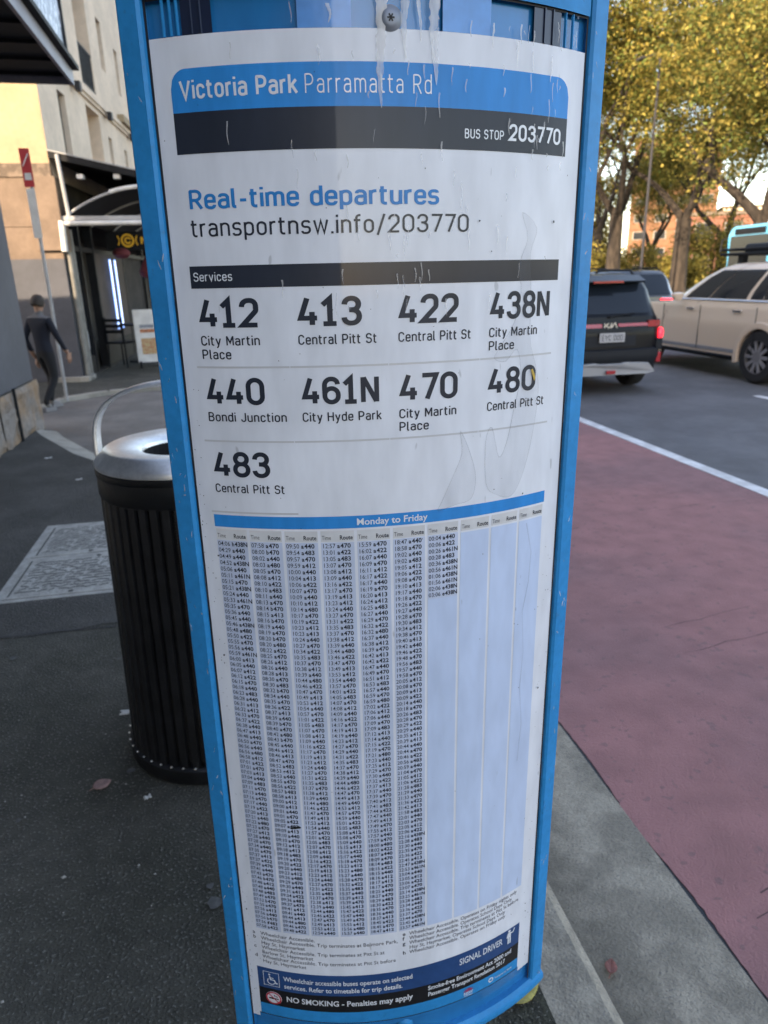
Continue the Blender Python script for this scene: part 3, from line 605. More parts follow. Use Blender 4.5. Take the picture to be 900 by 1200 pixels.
part('bottom_panel', 'bluedeep', lambda s: s.patch(-.2118, .2050, PBOT-.0005, -1.0437, O1))
part('bottom_seam', 'seal', lambda s: s.patch(-.2118, .2050, -1.0446, -1.0434, O2))
part('accessibility_text', 'lightink', lambda s: [put(s, t, -.1690, v, .0085, O2, wd, .016, 3) for t, v, wd in (('Wheelchair accessible buses operate on selected', -.9690, .1890), ('services. Refer to timetable for trip details.', -.9835, .1740))])
part('no_smoking_text', 'lightink', lambda s: put(s, 'NO SMOKING - Penalties may apply', -.1672, -1.0098, .0100, O2, .1870, .02, 3))
part('signal_driver_text', 'lightink', lambda s: put(s, 'SIGNAL DRIVER', .0930, -.9720, .0120, O2, .0765, .012, 3))
part('regulation_text', 'lightink', lambda s: [put(s, t, .0432, v, .0080, O2, wd, .018, 3) for t, v, wd in (('Smoke-free Environment Act 2000 and', -1.0010, .1455), ('Passenger Transport Regulation 2017', -1.0135, .1330))])
def arc(cx, cy, r, a0, a1, w, k=18): 
    return ribbon([(cx+r*math.cos(a0+(a1-a0)*i/k), cy+r*math.sin(a0+(a1-a0)*i/k)) for i in range(k+1)], False, w)
def line(pts, w): return ribbon([tuple(p) for p in pts], False, w)
def disc(cx, cy, r, k=20): return [(cx+r*math.cos(2*math.pi*i/k), cy+r*math.sin(2*math.pi*i/k)) for i in range(k)], [tuple(range(k))]
def icon(s, cx, cy, k, shapes, off):
    for i, (v, f) in enumerate(shapes): s.mesh([(cx+x*k, cy+y*k) for x, y in v], f, off+.00004*i)
# wheelchair symbol in a square
part('wheelchair_icon', 'lightink', lambda s: icon(s, -.1880, -.9703, .012, [
    line([(-1, -1.1), (1, -1.1), (1, 1.1), (-1, 1.1), (-1, -1.15)], .07), disc(-.22, .72, .13), line([(-.2, .5), (-.1, -.1), (.38, -.1), (.6, -.62), (.8, -.55)], .16), line([(-.15, .2), (.3, .2)], .13), arc(-.02, -.35, .48, 2.3, 5.9, .12)], O2))
part('no_smoking_disc', 'lightink', lambda s: icon(s, -.1866, -1.0073, .0125, [disc(0, 0, 1)], O2))
part('cigarette_icon', 'blackband', lambda s: icon(s, -.1866, -1.0073, .0125, [line([(-.6, -.1), (.35, -.1)], .22), line([(.42, -.1), (.6, -.1)], .22), line([(.4, .1), (.45, .3), (.1, .35), (.15, .55)], .09)], O3))
part('prohibition_ring', 'redink', lambda s: icon(s, -.1866, -1.0073, .0125, [arc(0, 0, .88, 0, 2*math.pi, .18, 28), line([(-.6, .6), (.6, -.6)], .14)], O3+.0003))
part('signalling_figure', 'lightink', lambda s: icon(s, .1836, -.9645, .0128, [disc(-.05, .82, .2), line([(-.05, .6), (-.05, -.15)], .5), line([(-.18, -.1), (-.18, -1.1)], .2), line([(.1, -.1), (.1, -1.1)], .2), line([(.1, .45), (.5, .4), (.75, .9)], .17), line([(-.25, .5), (-.42, -.1)], .15)], O2))
def waratah(s):
    for i in range(9):
        a = math.pi*(.06+.88*i/8); L = 1.0
        v = [(0, 0), (math.cos(a-.11)*L*.6, math.sin(a-.11)*L*.55), (math.cos(a)*L, math.sin(a)*L*.85), (math.cos(a+.11)*L*.6, math.sin(a+.11)*L*.55)]
        s.mesh([(.1095+x*.0098, -1.0325+y*.0098) for x, y in v], [(0, 1, 2, 3)], O2+.00003*i)
part('flower_logo', 'redink', waratah)
part('state_logo_text', 'lightink', lambda s: (put(s, 'NSW', .1015, -1.0385, .0052, O2, .0160, .02, 2), put(s, 'GOVERNMENT', .1020, -1.0418, .0021, O2, .0150, .01, 2)))
part('agency_logo', 'lightink', lambda s: (icon(s, .1500, -1.0330, .0048, [arc(0, 0, .8, 0, 6.28, .4), arc(.3, .2, .5, 0, 3, .3)], O2), put(s, 'Transport for NSW', .1570, -1.0352, .0030, O2, .0340, .012, 2)))

# --- grooved blue body showing above the poster, white streaks and weathering on the face
def spart(name, m, fn):
    sh = Sheet(); fn(sh); return sh.build(name, m, sign)
for u0, u1 in ((-.1880, -.1580), (.1560, .1915)): spart('dark_slot', 'slotdark', lambda s: s.patch(u0, u1, PT+.0002, .2450, .0006))
for u0, u1 in ((-.0790, -.0300), (.0560, .1060)): spart('pale_plate', 'paleblue', lambda s: s.patch(u0, u1, PT+.0002, .2450, .0007))
for u in (-.2065, -.1990, -.1920, -.1780, -.1690, .1690, .1800, .1975, .2080):
    rb_ = MB(); 
    for v0, v1 in ((PT+.0003, .2450),):
        vv = []
        for vz in (v0, v1): vv += [S(u-.0014, vz, 0), S(u-.0006, vz, .0022), S(u+.0006, vz, .0022), S(u+.0014, vz, 0)]
        rb_.add(vv, [(0, 1, 5, 4), (1, 2, 6, 5), (2, 3, 7, 6)])
    rb_.build('panel_rib', 'blue' if abs(u) > .19 else 'slotdark', sign)
def streak(s, u, v0, v1, w, off, wob=.0012, seed=0):
    rr = random.Random(seed); n = 26; uv = []
    for i in range(n+1):
        t = i/n; v = v0+(v1-v0)*t; ww = w*(1-t)**.6*(.75+.5*rr.random())+.0004; du = wob*math.sin(t*5+seed)
        uv += [(u+du-ww/2, v), (u+du+ww/2, v)]
    s.mesh(uv, [(2*i, 2*i+1, 2*i+3, 2*i+2) for i in range(n)], off)
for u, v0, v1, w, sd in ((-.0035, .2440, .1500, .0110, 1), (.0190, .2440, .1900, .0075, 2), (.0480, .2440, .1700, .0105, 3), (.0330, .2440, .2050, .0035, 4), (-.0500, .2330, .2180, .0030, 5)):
    part('white_streak', 'whitestreak', lambda s: streak(s, u, v0, v1, w, .0030, seed=sd))  # see-through white streaks tapering down from the top of the face
def scuffs(s):
    rr = random.Random(5)
    for i in range(95):
        u = rr.gauss(.03, .08) if i % 3 else rr.uniform(.12, .215); v = rr.uniform(-.03, .235) if i % 3 else rr.uniform(.10, .235); L = rr.uniform(.003, .022)
        if not -.2 < u < .222: continue
        streak(s, u, v, v-L, rr.uniform(.0006, .0016), .0028+.00002*i, .0006, i)
part('scratch_marks', 'scuff', scuffs)['kind'] = 'stuff'
def blob(s, pts, off):
    n = len(pts); s.mesh(pts, [tuple(range(n))], off)
STAIN = [(.150, .060), (.158, .035), (.149, .010), (.152, -.02), (.145, -.05), (.128, -.075), (.120, -.088), (.135, -.092), (.150, -.08), (.156, -.11), (.148, -.15), (.140, -.185), (.130, -.20), (.120, -.165), (.112, -.18), (.114, -.23), (.128, -.245), (.150, -.25), (.166, -.225), (.178, -.18), (.184, -.13), (.178, -.10), (.168, -.07), (.166, -.02), (.163, .02), (.170, .045)]
STAIN2 = [(.080, -.165), (.082, -.19), (.072, -.215), (.058, -.245), (.054, -.255), (.075, -.250), (.095, -.245), (.100, -.22), (.092, -.19)]
def smooth_loop(P, k=4):
    out = []; n = len(P)
    for i in range(n):
        p0, p1, p2, p3 = [Vector(P[(i+j) % n]) for j in (-1, 0, 1, 2)]
        for q in range(k):
            t = q/k; out.append(tuple(.5*((2*p1)+(p2-p0)*t+(2*p0-5*p1+4*p2-p3)*t*t+(3*p1-p0-3*p2+p3)*t**3)))
    return out
for P in (STAIN, STAIN2):
    Q = smooth_loop(P)
    part('water_stain', 'stain', lambda s: blob(s, Q, .0024))
    part('stain_edge', 'stainedge', lambda s: s.mesh(*ribbon(Q, True, .0011), .0026))
part('stain_edge', 'stainedge', lambda s: s.mesh(*ribbon([(.176, -.29), (.186, -.33), (.184, -.37), (.176, -.41), (.181, -.47), (.178, -.52), (.184, -.58), (.180, -.64)], False, .0018), .0024))
def specks(s):
    rr = random.Random(9)
    for i in range(260):
        z = rr.random()
        if z < .30: u, v = rr.uniform(-.222, -.207), rr.uniform(-1.05, -.1)
        elif z < .5: u, v = rr.uniform(.208, .227), rr.uniform(-1.05, -.3)
        elif z < .62: u, v = rr.uniform(-.222, -.20), rr.uniform(-1.05, -.85)
        else: u, v = rr.uniform(-.22, .225), rr.uniform(-1.0, .2)
        r = rr.uniform(.0002, .0007)*(1 if rr.random() < .93 else 2.0); k = 6; a0 = rr.random()
        s.mesh([(u+r*rr.uniform(.6, 1.2)*math.cos(a0+6.28*j/k), v+r*rr.uniform(.6, 1.4)*math.sin(a0+6.28*j/k)) for j in range(k)], [tuple(range(k))], .0027)
    for (u, v, r) in ((-.134, -.6865, .0026), (-.1385, -.688, .0018), (-.1295, -.6855, .0022)): s.mesh([(u+r*1.5*math.cos(6.28*j/9)*rr.uniform(.7, 1.1), v+r*math.sin(6.28*j/9)*rr.uniform(.7, 1.1)) for j in range(9)], [tuple(range(9))], .00272)
o = part('dirt_specks', 'grime', specks); o['kind'] = 'stuff'
part('yellow_speck', 'yellow', lambda s: s.mesh([(.171, -.104), (.1735, -.110), (.1765, -.117), (.1785, -.114), (.1768, -.109), (.1735, -.103)], [(0, 1, 2, 3, 4, 5)], .0029))

def chips(s):
    rr = random.Random(14)
    for i in range(70):
        left = rr.random() < .5; u = rr.uniform(UL+.004, FL-.004) if left else rr.uniform(FR+.004, UR-.004); v = rr.uniform(-1.09, .24); L = rr.uniform(.002, .012); w = rr.uniform(.0004, .0014); k = 6; a = rr.gauss(0, .5)
        s.mesh([(u+w*rr.uniform(.6, 1.3)*math.cos(6.28*j/k)+L*.3*math.sin(6.28*j/k)*a, v+L*.5*math.sin(6.28*j/k)*rr.uniform(.7, 1.2)) for j in range(k)], [tuple(range(k))], .0073)
spart('paint_scuffs', 'scuff', chips)['kind'] = 'stuff'
def edge_dirt(s):
    rr = random.Random(3)
    for i in range(90):
        left = rr.random() < .5; u = (FL+rr.uniform(.0005, .003)) if left else (FR-rr.uniform(.0005, .003)); v = rr.uniform(-1.08, .2); L = rr.uniform(.006, .05)
        streak(s, u, v, v-L, rr.uniform(.0006, .002), .00285+.000004*i, .0004, i)
spart('edge_dirt', 'stainedge', edge_dirt)['kind'] = 'stuff'
# ------------------------------------------------------------------ litter bin
BX, BY, BR_ = -.168, 2.135, .28
BT_ = .024   # the body narrows a little towards the top
RB = lambda z: BR_-BT_*z
lb = empty('litter_bin', (BX, BY, 0), 0, 'round black slatted litter bin with steel lid and hoop handle, behind the sign', 'litter bin')
MB().lathe([(.0, .02), (RB(0)-.03, .02), (RB(.97)-.03, .97), (0, .97)], 40).build('liner', 'bininner', lb, smooth=True)
MB().lathe([(BR_-.05, .005), (BR_+.002, .005), (BR_+.006, .012), (BR_+.006, .055), (BR_-.004, .062), (BR_-.05, .062)], 64).build('base_ring', 'binblack', lb, smooth=True)
MB().lathe([(RB(.9)-.03, .90), (RB(.9)-.006, .90), (RB(.9)+.002, .912), (RB(.97)+.002, .968), (RB(.97)+.005, .972), (RB(.97)+.005, .988), (RB(.97)-.03, .99)], 64).build('top_band', 'binblack', lb, smooth=True)
sl = MB(); NS = 46
for i in range(NS):
    a = 2*math.pi*i/NS; c, s_ = math.cos(a), math.sin(a); rad = Vector((c, s_, 0)); tan = Vector((-s_, c, 0)); hw = .0128
    r0 = BR_-.012; k_ = {.058: RB(.058)-BR_, .905: RB(.905)-BR_}
    pts = [(-hw, 0), (-hw*.8, .010), (hw*.8, .010), (hw, 0)]; zz = (.058, .905); v = []
    for z in zz: v += [rad*(r0+k_[z]+d)+tan*t+Vector((0, 0, z)) for t, d in pts]
    sl.add(v, [(0, 1, 5, 4), (1, 2, 6, 5), (2, 3, 7, 6), (0, 4, 7, 3)])
sl.build('slats', 'binblack', lb)
rv = MB()
for i in range(NS):
    a = 2*math.pi*i/NS; rv.lathe([(0, .0035), (.0035, .002), (.004, 0)], 6, ((BR_+.006)*math.cos(a), (BR_+.006)*math.sin(a), .068))
rv.build('rivets', 'steel', lb)
lid = MB().lathe([(.256, .989), (.261, .991), (.261, 1.004), (.257, 1.010), (.232, 1.036), (.222, 1.041), (.135, 1.030), (.126, 1.026), (.122, 1.018), (.122, 1.012)], 72).build('lid', 'steel', lb, smooth=True)
MB().lathe([(.0, .80), (.120, .80), (.1205, 1.016)], 32).build('opening', 'bininner', lid)
hp_ = MB(); k = 80; vv = []
for i in range(k+1):
    t = math.pi*(i/k-.5); t = math.pi*(.5+.5*math.sin(t)*(1-.0)) if True else t; x = -math.cos(t)*(.255); z = .985+.235*math.sin(t)**.50
    dx, dz = (math.cos(t), math.sin(t)); wd = .024
    nx, nz = -math.cos(t), math.sin(t)
    for yy, oo in ((-wd, .001), (-wd*.8, .006), (wd*.8, .006), (wd, .001), (wd*.9, -.006), (-wd*.9, -.006)):
        vv.append((x+nx*oo, yy, z+nz*oo))
hp_.add(vv, [(i*6+j, i*6+(j+1) % 6, (i+1)*6+(j+1) % 6, (i+1)*6+j) for i in range(k) for j in range(6)])
hnd = hp_.build('hoop_handle', 'steel', lb, smooth=True); hnd.rotation_euler = (0, 0, -.12)
# ------------------------------------------------------------------ litter and leaves on the ground
def leaf(name, loc, rz, L, W, m, label, cat='leaf', curl=.25, group=None):
    n = 7; v = []; f = []
    for i in range(n):
        t = i/(n-1); w = W*math.sin(math.pi*min(1, t*.92+.06))**.8*(1-.25*t)
        z = .004+curl*L*(t-.5)**2
        v += [(L*(t-.5), -w, z+curl*w*.9), (L*(t-.5), 0, z), (L*(t-.5), w, z+curl*w*.9)]
    for i in range(n-1): f += [(3*i, 3*i+3, 3*i+4, 3*i+1), (3*i+1, 3*i+4, 3*i+5, 3*i+2)]
    b = MB().add(v, f); b.tube([(-L*.5, 0, .005+curl*L*.25), (-L*.72, .003, .003)], .0012, 5)
    o = b.build(name, m, None, smooth=True); o.location = loc; o.rotation_euler = (0, 0, rz)
    sm_ = o.modifiers.new('thick', 'SOLIDIFY'); sm_.thickness = .0012
    return tag(o, label, cat, group)
leaf('fallen_leaf', (.50, 1.0, 0.006), .35, .075, .020, 'leafyel', 'yellow leaf curled up beside the foot of the bus stop sign', curl=.35)
leaf('fallen_leaf', (.776, 1.105, -.126), 1.0, .042, .017, 'leafred', 'small red brown leaf lying on the concrete gutter', curl=.5)
leaf('fallen_leaf', (-.52, 1.93, 0.001), .5, .055, .028, 'leafpink', 'reddish round leaf lying beside the foot of the black litter bin', curl=.3)
leaf('fallen_leaf', (-.185, 1.03, .001), 2.6, .032, .011, 'leafpink', 'small pale leaf on the dark pavement nearest the camera, left of the sign', curl=.3)
random.seed(11)
def scrap(loc, rz, L, W, label):
    n = 6; v = [(L*.7*(i/n-.5), .8*W*math.sin(i*2.1)*.3-W*.5, .003+.004*abs(math.sin(i*1.7))) for i in range(n+1)]+[(L*.7*(i/n-.5), .8*W*math.sin(i*1.3+1)*.3+W*.5, .003+.005*abs(math.sin(i*2.3))) for i in range(n+1)]
    b = MB().add(v, [(i, i+1, n+2+i, n+1+i) for i in range(n)]); o = b.build('paper_scrap', 'scrap'); o.location = loc; o.rotation_euler = (0, 0, rz); s_ = o.modifiers.new('thick', 'SOLIDIFY'); s_.thickness = .001
    tag(o, label, 'litter')
scrap((-.78, 1.58, 0), .5, .055, .014, 'white paper scrap on open pavement left of the litter bin')
scrap((-.50, 2.32, 0), 1.5, .035, .03, 'pale scrap lying against the left side of the black bin')
scrap((-.375, 1.84, 0), .4, .03, .014, 'small white scrap in front of the black bin')
scrap((-1.72, 6.6, 0), .2, .09, .04, 'white scrap on the pavement near the sandstone wall base')
scrap((-1.30, 5.75, 0), .3, .07, .03, 'pale scrap on the pavement between pit lids and wall corner')
gm = MB(); random.seed(17)
for i in range(34):
    x, y = random.uniform(-2.0, .45), random.uniform(.7, 6.0); r = random.uniform(.009, .020); a0 = random.random()*6; zz = .0044+.00003*i
    gm.add([(x+r*random.uniform(.7, 1.15)*math.cos(a0+.57*j), y+r*random.uniform(.7, 1.15)*math.sin(a0+.57*j), zz) for j in range(11)], [tuple(range(11))])
M['gum'] = mat('old_gum', (.085, .083, .078), .9, var=.2, scale=60)
tag(gm.build('gum_spots', 'gum'), 'flattened grey gum spots trodden into the dark pavement', 'gum spots', kind='stuff')
gb = MB()
for i in range(420):
    x = random.uniform(-2.1, .5); y = .6+6.5*random.random()**1.6; s_ = random.uniform(.0016, .005)*(1 if random.random() < .93 else 1.8)
    a = random.uniform(0, 3.1); c, q = math.cos(a)*s_, math.sin(a)*s_; h_ = s_*random.uniform(.3, .7)
    gb.add([(x-c, y-q, 0), (x+q*.8, y-c*.8, 0), (x+c, y+q, 0), (x-q*.8, y+c*.8, 0), (x, y, h_)], [(0, 1, 4), (1, 2, 4), (2, 3, 4), (3, 0, 4)])
tag(gb.build('pavement_grit', 'pit'), 'pale grit and crumbs scattered over the dark pavement', 'grit', kind='stuff')
# ------------------------------------------------------------------ the building this pavement runs along
nb = empty('corner_building', (-2.2, 8.4, 0), 0, 'dark grey painted corner building with a sandstone base and a balcony over the pavement', 'building')
# local frame: x to the street, y along the street; its far corner is the origin
b = MB(); b.box(-3.6, 0, -6.4, 0, .50, 11.0); b.box(-8.8, 0, -24, -6.4, .50, 12.0); b.build('wall', 'darkgrey', nb)  # height and back block out of view are sized to shade the road
MB().box(-9.6, -3.9, -4.9, -.25, -.06, 3.9).build('unseen_shade_block', 'cream', nb)  # unseen block added to keep sun off the lower end wall over the lane
st = MB(); random.seed(6)
from mathutils import noise as mn
def rubble(y0, y1, z0, z1, d):                # one quarry-faced block
    ny, nz = max(4, int((y1-y0)/.05)), max(4, int((z1-z0)/.05)); v = []
    for i in range(ny+1):
        for j in range(nz+1):
            y, z = y0+(y1-y0)*i/ny, z0+(z1-z0)*j/nz; e = min(i, ny-i, j*1.0, nz-j)
            x = d+(.035*mn.noise(Vector((y*5, z*6, 1)))+.018*mn.noise(Vector((y*17, z*19, 4))))*min(1, e)-(.012 if e == 0 else 0); v.append((x, y, z))
    st.add(v, [(i*(nz+1)+j, (i+1)*(nz+1)+j, (i+1)*(nz+1)+j+1, i*(nz+1)+j+1) for i in range(ny) for j in range(nz)])
y = .03
while y > -24:
    L = random.uniform(1.0, 1.5)*(1 if y > -8 else 2); rubble(y-L, y, -.1, .495, random.uniform(.02, .045)); y -= L
st.box(-.5, .012, .0, .03, -.1, .49)
st.box(-3.6, -.5, -24, .01, -.1, .495)
st.build('stone_base', 'sandstone', nb)
MB().box(-.5, .012, -24, .005, -.1, .49).build('mortar', 'gutter', nb)
MB().tube([(.055, -.95, .0), (.055, -.95, .53)], .016, 8).build('cable_pipe', 'black', nb)
# balcony over the pavement
OX, OY0, OY1, OZ = .985, -12, -.62, 3.24
so = MB(); so.box(-.01, OX-.03, OY0, OY1-.02, OZ+.06, OZ+.20)
so.build('soffit', 'black', nb)
jo = MB(); y = OY1-.14
while y > OY0: jo.box(0, OX-.04, y-.02, y, OZ+.035, OZ+.062); y -= .46
jo.build('joists', 'black', nb)
fa = MB(); fa.box(OX-.03, OX, OY0, OY1, OZ, OZ+.12); fa.box(-.01, OX-.03, OY1-.02, OY1, OZ, OZ+.12); fa.build('fascia', 'fascia', nb)
gt_ = MB(); gt_.box(OX-.06, OX+.055, OY0, OY1+.03, OZ+.125, OZ+.165); gt_.build('gutter_edge', 'black', nb)
rl = MB(); rl.box(OX-.035, OX-.02, OY0, OY1-.10, OZ+.20, OZ+1.2); rl.box(-.0, OX-.035, OY1-.115, OY1-.10, OZ+.20, OZ+1.2); rl.build('balustrade_screen', 'screen', nb)
ps = MB(); ps.box(OX-.05, OX-.005, OY1-.10, OY1-.05, OZ+.165, OZ+1.25); ps.box(OX-.05, OX-.005, OY0, OY1-.05, OZ+1.2, OZ+1.25); ps.build('balustrade_frame', 'black', nb)
wi = MB()
for y0 in (-3.2, -6.0, -9, -12, -15, -18, -21):
    for z0 in (5.0, 8.2): wi.box(.004, .03, y0, y0+1.1, z0, z0+1.7)
wi.build('window', 'glassdark', nb)

# ------------------------------------------------------------------ apartment building past the lane
AR = R_(-4.2)
ab = empty('apartment_building', (-2.4, 12.1, 0), AR, 'cream rendered apartment building with slim dark windows above a black shop awning', 'building')
# local frame: x out to the street, y along the facade from the near corner
def facade(mb, y0, y1, z0, z1, ops, depth):
    ys = sorted({y0, y1, *[o[0] for o in ops], *[o[1] for o in ops]}); zs = sorted({z0, z1, *[o[2] for o in ops], *[o[3] for o in ops]})
    for a, b_ in zip(ys[:-1], ys[1:]):
        for c, d in zip(zs[:-1], zs[1:]):
            my, mz = (a+b_)/2, (c+d)/2
            if any(o[0] < my < o[1] and o[2] < mz < o[3] for o in ops): continue
            mb.add([(0, a, c), (0, b_, c), (0, b_, d), (0, a, d)], [(0, 1, 2, 3)])
    for a, b_, c, d in ops:
        mb.add([(0, a, c), (0, b_, c), (0, b_, d), (0, a, d), (-depth, a, c), (-depth, b_, c), (-depth, b_, d), (-depth, a, d)], [(0, 1, 5, 4), (1, 2, 6, 5), (2, 3, 7, 6), (3, 0, 4, 7)])
WIN = [(1.02, 1.45, 3.48, 4.38), (4.40, 4.72, 3.80, 4.30), (5.92, 6.22, 3.90, 4.30), (9.4, 9.9, 3.7, 4.4), (12, 12.5, 3.7, 4.4),
       (4.66, 5.05, 5.55, 6.45), (6.12, 6.45, 5.42, 6.30), (9.4, 9.8, 5.4, 6.4), (11, 11.4, 5.4, 6.4), (4.66, 5.05, 7.85, 8.75), (6.12, 6.45, 7.75, 8.6), (1.1, 1.5, 5.4, 6.4), (1.1, 1.5, 7.7, 8.7)]
BAY = [(2.80, 3.80, 3.52, 4.55), (7.05, 7.65, 3.9, 4.42), (2.86, 3.84, 4.90, 7.2), (7.40, 8.15, 5.0, 7.2), (2.86, 3.84, 7.5, 9.6), (7.4, 8.15, 7.5, 9.6)]
w = MB()
ops = WIN+BAY
ys = None
facade(w, 0, 26, 3.0, 10.5, ops, .14)
for a, b_, c, d in BAY:
    w.add([(-.14, a, c), (-.14, b_, c), (-.14, b_, d), (-.14, a, d)], []) 
    D = .75
    w.add([(-.14, a, c), (-.14, b_, c), (-.14, b_, d), (-.14, a, d), (-D, a, c), (-D, b_, c), (-D, b_, d), (-D, a, d)], [(0, 1, 5, 4), (1, 2, 6, 5), (2, 3, 7, 6), (3, 0, 4, 7), (4, 5, 6, 7)])
w.box(-6, -.76, .02, 26, 3.0, 10.5); w.box(-.76, -.005, 0.02, 26, 10.35, 10.55)
w.build('facade_wall', 'cream', ab)
for i, (a, b_, c, d) in enumerate(WIN):
    f_ = MB(); t = .03
    f_.box(-.13, -.09, a, b_, c, c+t); f_.box(-.13, -.09, a, b_, d-t, d); f_.box(-.13, -.09, a, a+t, c+t, d-t); f_.box(-.13, -.09, b_-t, b_, c+t, d-t)
    wo = f_.build('window', 'winframe', ab)
    MB().box(-.135, -.115, a+t, b_-t, c+t, d-t).build('pane', 'glassdark', wo)
for a, b_, c, d in BAY:
    if d-c > 1.5:
        q = MB(); q.box(-.04, -.01, a, b_, c+.62, c+.66); q.box(-.04, -.01, a, b_, c+.02, c+.05)
        y = a+.02
        while y < b_: q.box(-.035, -.015, y, y+.022, c+.05, c+.62); y += .06
        q.build('balcony_railing', 'black', ab)
        MB().box(-.745, -.72, a+.1, b_-.1, c, c+1.75).build('balcony_door', 'glassdark', ab)
sc_ = MB(); sc_.box(0.002, .07, -.02, 26, 4.70, 4.78); sc_.box(.002, .04, -.02, 26, 4.64, 4.70); sc_.build('string_course', 'cream', ab)
for y in (1.9, 4.2, 6.4): 
    MB().box(.075, .16, y, y+.12, 4.56, 4.70).build('wall_lamp', 'winframe', ab)
MB().box(.002, .14, 5.6, 8.4, 4.79, 4.93).build('sunlit_strip', 'creamlight', ab)  # yellower cream box standing for the sunlit top of the string course
# end wall towards the lane
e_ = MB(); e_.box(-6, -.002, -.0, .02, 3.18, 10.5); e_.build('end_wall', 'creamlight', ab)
MB().box(-6, .01, -.05, .02, 3.00, 3.18).build('weathered_band', 'band', ab)
e_ = MB(); e_.box(-6, 0.0, -.03, .3, 2.32, 3.0); e_.box(-6, 0.0, -.03, .3, 1.86, 2.312); e_.box(-.35, .06, -.09, .25, 1.98, 3.0); e_.build('stone_pier', 'peach', ab)
MB().box(-6, .0, -.028, .3, -.1, 1.86).build('painted_base', 'darkgrey', ab)
MB().box(-.5, .12, -.16, .3, -.1, .07).build('pier_foot', 'lanekerb', ab)
# shop front under the awning
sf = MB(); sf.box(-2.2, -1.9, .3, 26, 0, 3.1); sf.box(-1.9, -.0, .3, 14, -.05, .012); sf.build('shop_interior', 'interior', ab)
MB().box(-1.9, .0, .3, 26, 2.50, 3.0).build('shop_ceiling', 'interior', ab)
cl_ = MB()
for y0 in (.30, 1.05, 1.9, 4.3, 6.6, 9, 12): cl_.box(-.16, -.02, y0, y0+.09, 0, 2.5)
cl_.box(-.14, -.03, .39, 1.05, 0, .3); cl_.box(-.14, -.03, 2, 14, 0, .45); cl_.box(-.14, -.03, .39, 14, 2.0, 2.08); cl_.build('shop_frame', 'black', ab)
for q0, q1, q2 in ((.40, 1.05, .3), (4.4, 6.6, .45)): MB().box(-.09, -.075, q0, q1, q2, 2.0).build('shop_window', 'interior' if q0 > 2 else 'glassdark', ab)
MB().box(-.10, -.03, 2.0, 4.28, .45, 2.0).build('brown_panel', 'wood', ab)
for (y0, y1, z0, z1, m, nm) in ((.46, .70, 1.62, 1.80, 'poster_o', 'orange_sticker'), (.47, .80, 1.30, 1.50, 'lampwarm', 'window_lamp'), (.44, .86, .80, 1.22, 'poster_b', 'blue_poster'), (.42, .9, .42, .72, 'pipe', 'grey_poster')):
    MB().box(-.07, -.06, y0, y1, z0, z1).build(nm, m, ab)
MB().tube([(.06, .06, 1.95), (.06, .06, .05), (.14, .04, .0)], .045, 10).build('downpipe', 'pipebeige', ab)
MB().tube([(.02, .42, 2.3), (.02, .42, .05)], .035, 10).build('side_pipe', 'pipebeige', ab)
# awnings
aw = MB()
v = [(0.0, -.02, 3.26), (1.28, -.02, 2.98), (1.28, -.02, 3.08), (0, -.02, 3.36)]
aw.add(v+[(x, 14, z) for x, y, z in v], [(0, 1, 2, 3), (7, 6, 5, 4)]+[(i, 4+i, 4+(i+1) % 4, (i+1) % 4) for i in range(4)]); aw.build('awning', 'black', ab)
ed = MB(); v = [(0, -.03, 3.352), (1.295, -.03, 3.069), (1.295, -.03, 3.085), (0, -.03, 3.368)]
ed.add(v+[(x, -.02, z) for x, y, z in v], [(0, 1, 2, 3), (7, 6, 5, 4)]+[(i, 4+i, 4+(i+1) % 4, (i+1) % 4) for i in range(4)]); ed.build('awning_edge', 'pipe', ab)
sl_ = MB()
for x in (.35, .88): sl_.box(x, x+.09, .02, .14, 2.98, 3.04)
sl_.build('spot_lamp', 'white', ab)
def arch(x): t = min(1, max(0, (x-.08)/1.25)); return 2.42+.44*math.sin(t*math.pi/2)**.8
for y in (0.0, 1.6, 3.2, 4.8, 6.4, 8): MB().tube([(.08+1.25*(i/14), y, arch(.08+1.25*i/14)) for i in range(15)], .020, 8).build('canopy_arch', 'pipe', ab, smooth=True)
cn = MB(); n = 14; v = []
for i in range(n+1):
    x = .08+1.25*i/n; v += [(x, .02, arch(x)+.012), (x, 8, arch(x)+.012)]
cn.add(v, [(2*i, 2*i+1, 2*i+3, 2*i+2) for i in range(n)]); cn.build('canopy_cover', 'black', ab)
wt = MB(); wt.tube([(.80+.53*(i/8), -.012, arch(.80+.53*i/8)+.008) for i in range(9)], .030, 8); wt.build('arch_trim', 'white', ab)
bm_ = MB(); bm_.box(.04, 1.36, -.05, .02, 2.40, 2.46); bm_.box(1.30, 1.36, .02, 8, 2.38, 2.46); bm_.build('canopy_beam', 'pipe', ab)
gt2 = MB(); gt2.tube([(.04, -.09, 2.355), (1.36, -.09, 2.355)], .035, 10); gt2.tube([(.07, -.10, 2.39), (.05, -.10, 1.96)], .045, 10); gt2.build('white_gutter_pipe', 'white', ab)
MB().tube([(.13, -.03, 3.3), (.17, -.03, 2.42)], .03, 8).build('canopy_post', 'pipe', ab)
# neon strips: a frame of blue tube with white dots
for y in (2.86, 3.28):
    nn_ = MB(); nn_.box(.02, .035, y-.045, y+.045, .62, 1.92)
    ns = nn_.build('light_strip', 'neon', ab)
    z = .66
    while z < 1.9: MB().box(.036, .042, y-.015, y+.015, z, z+.022).build('light_dot', 'neonwhite', ns); z += .055
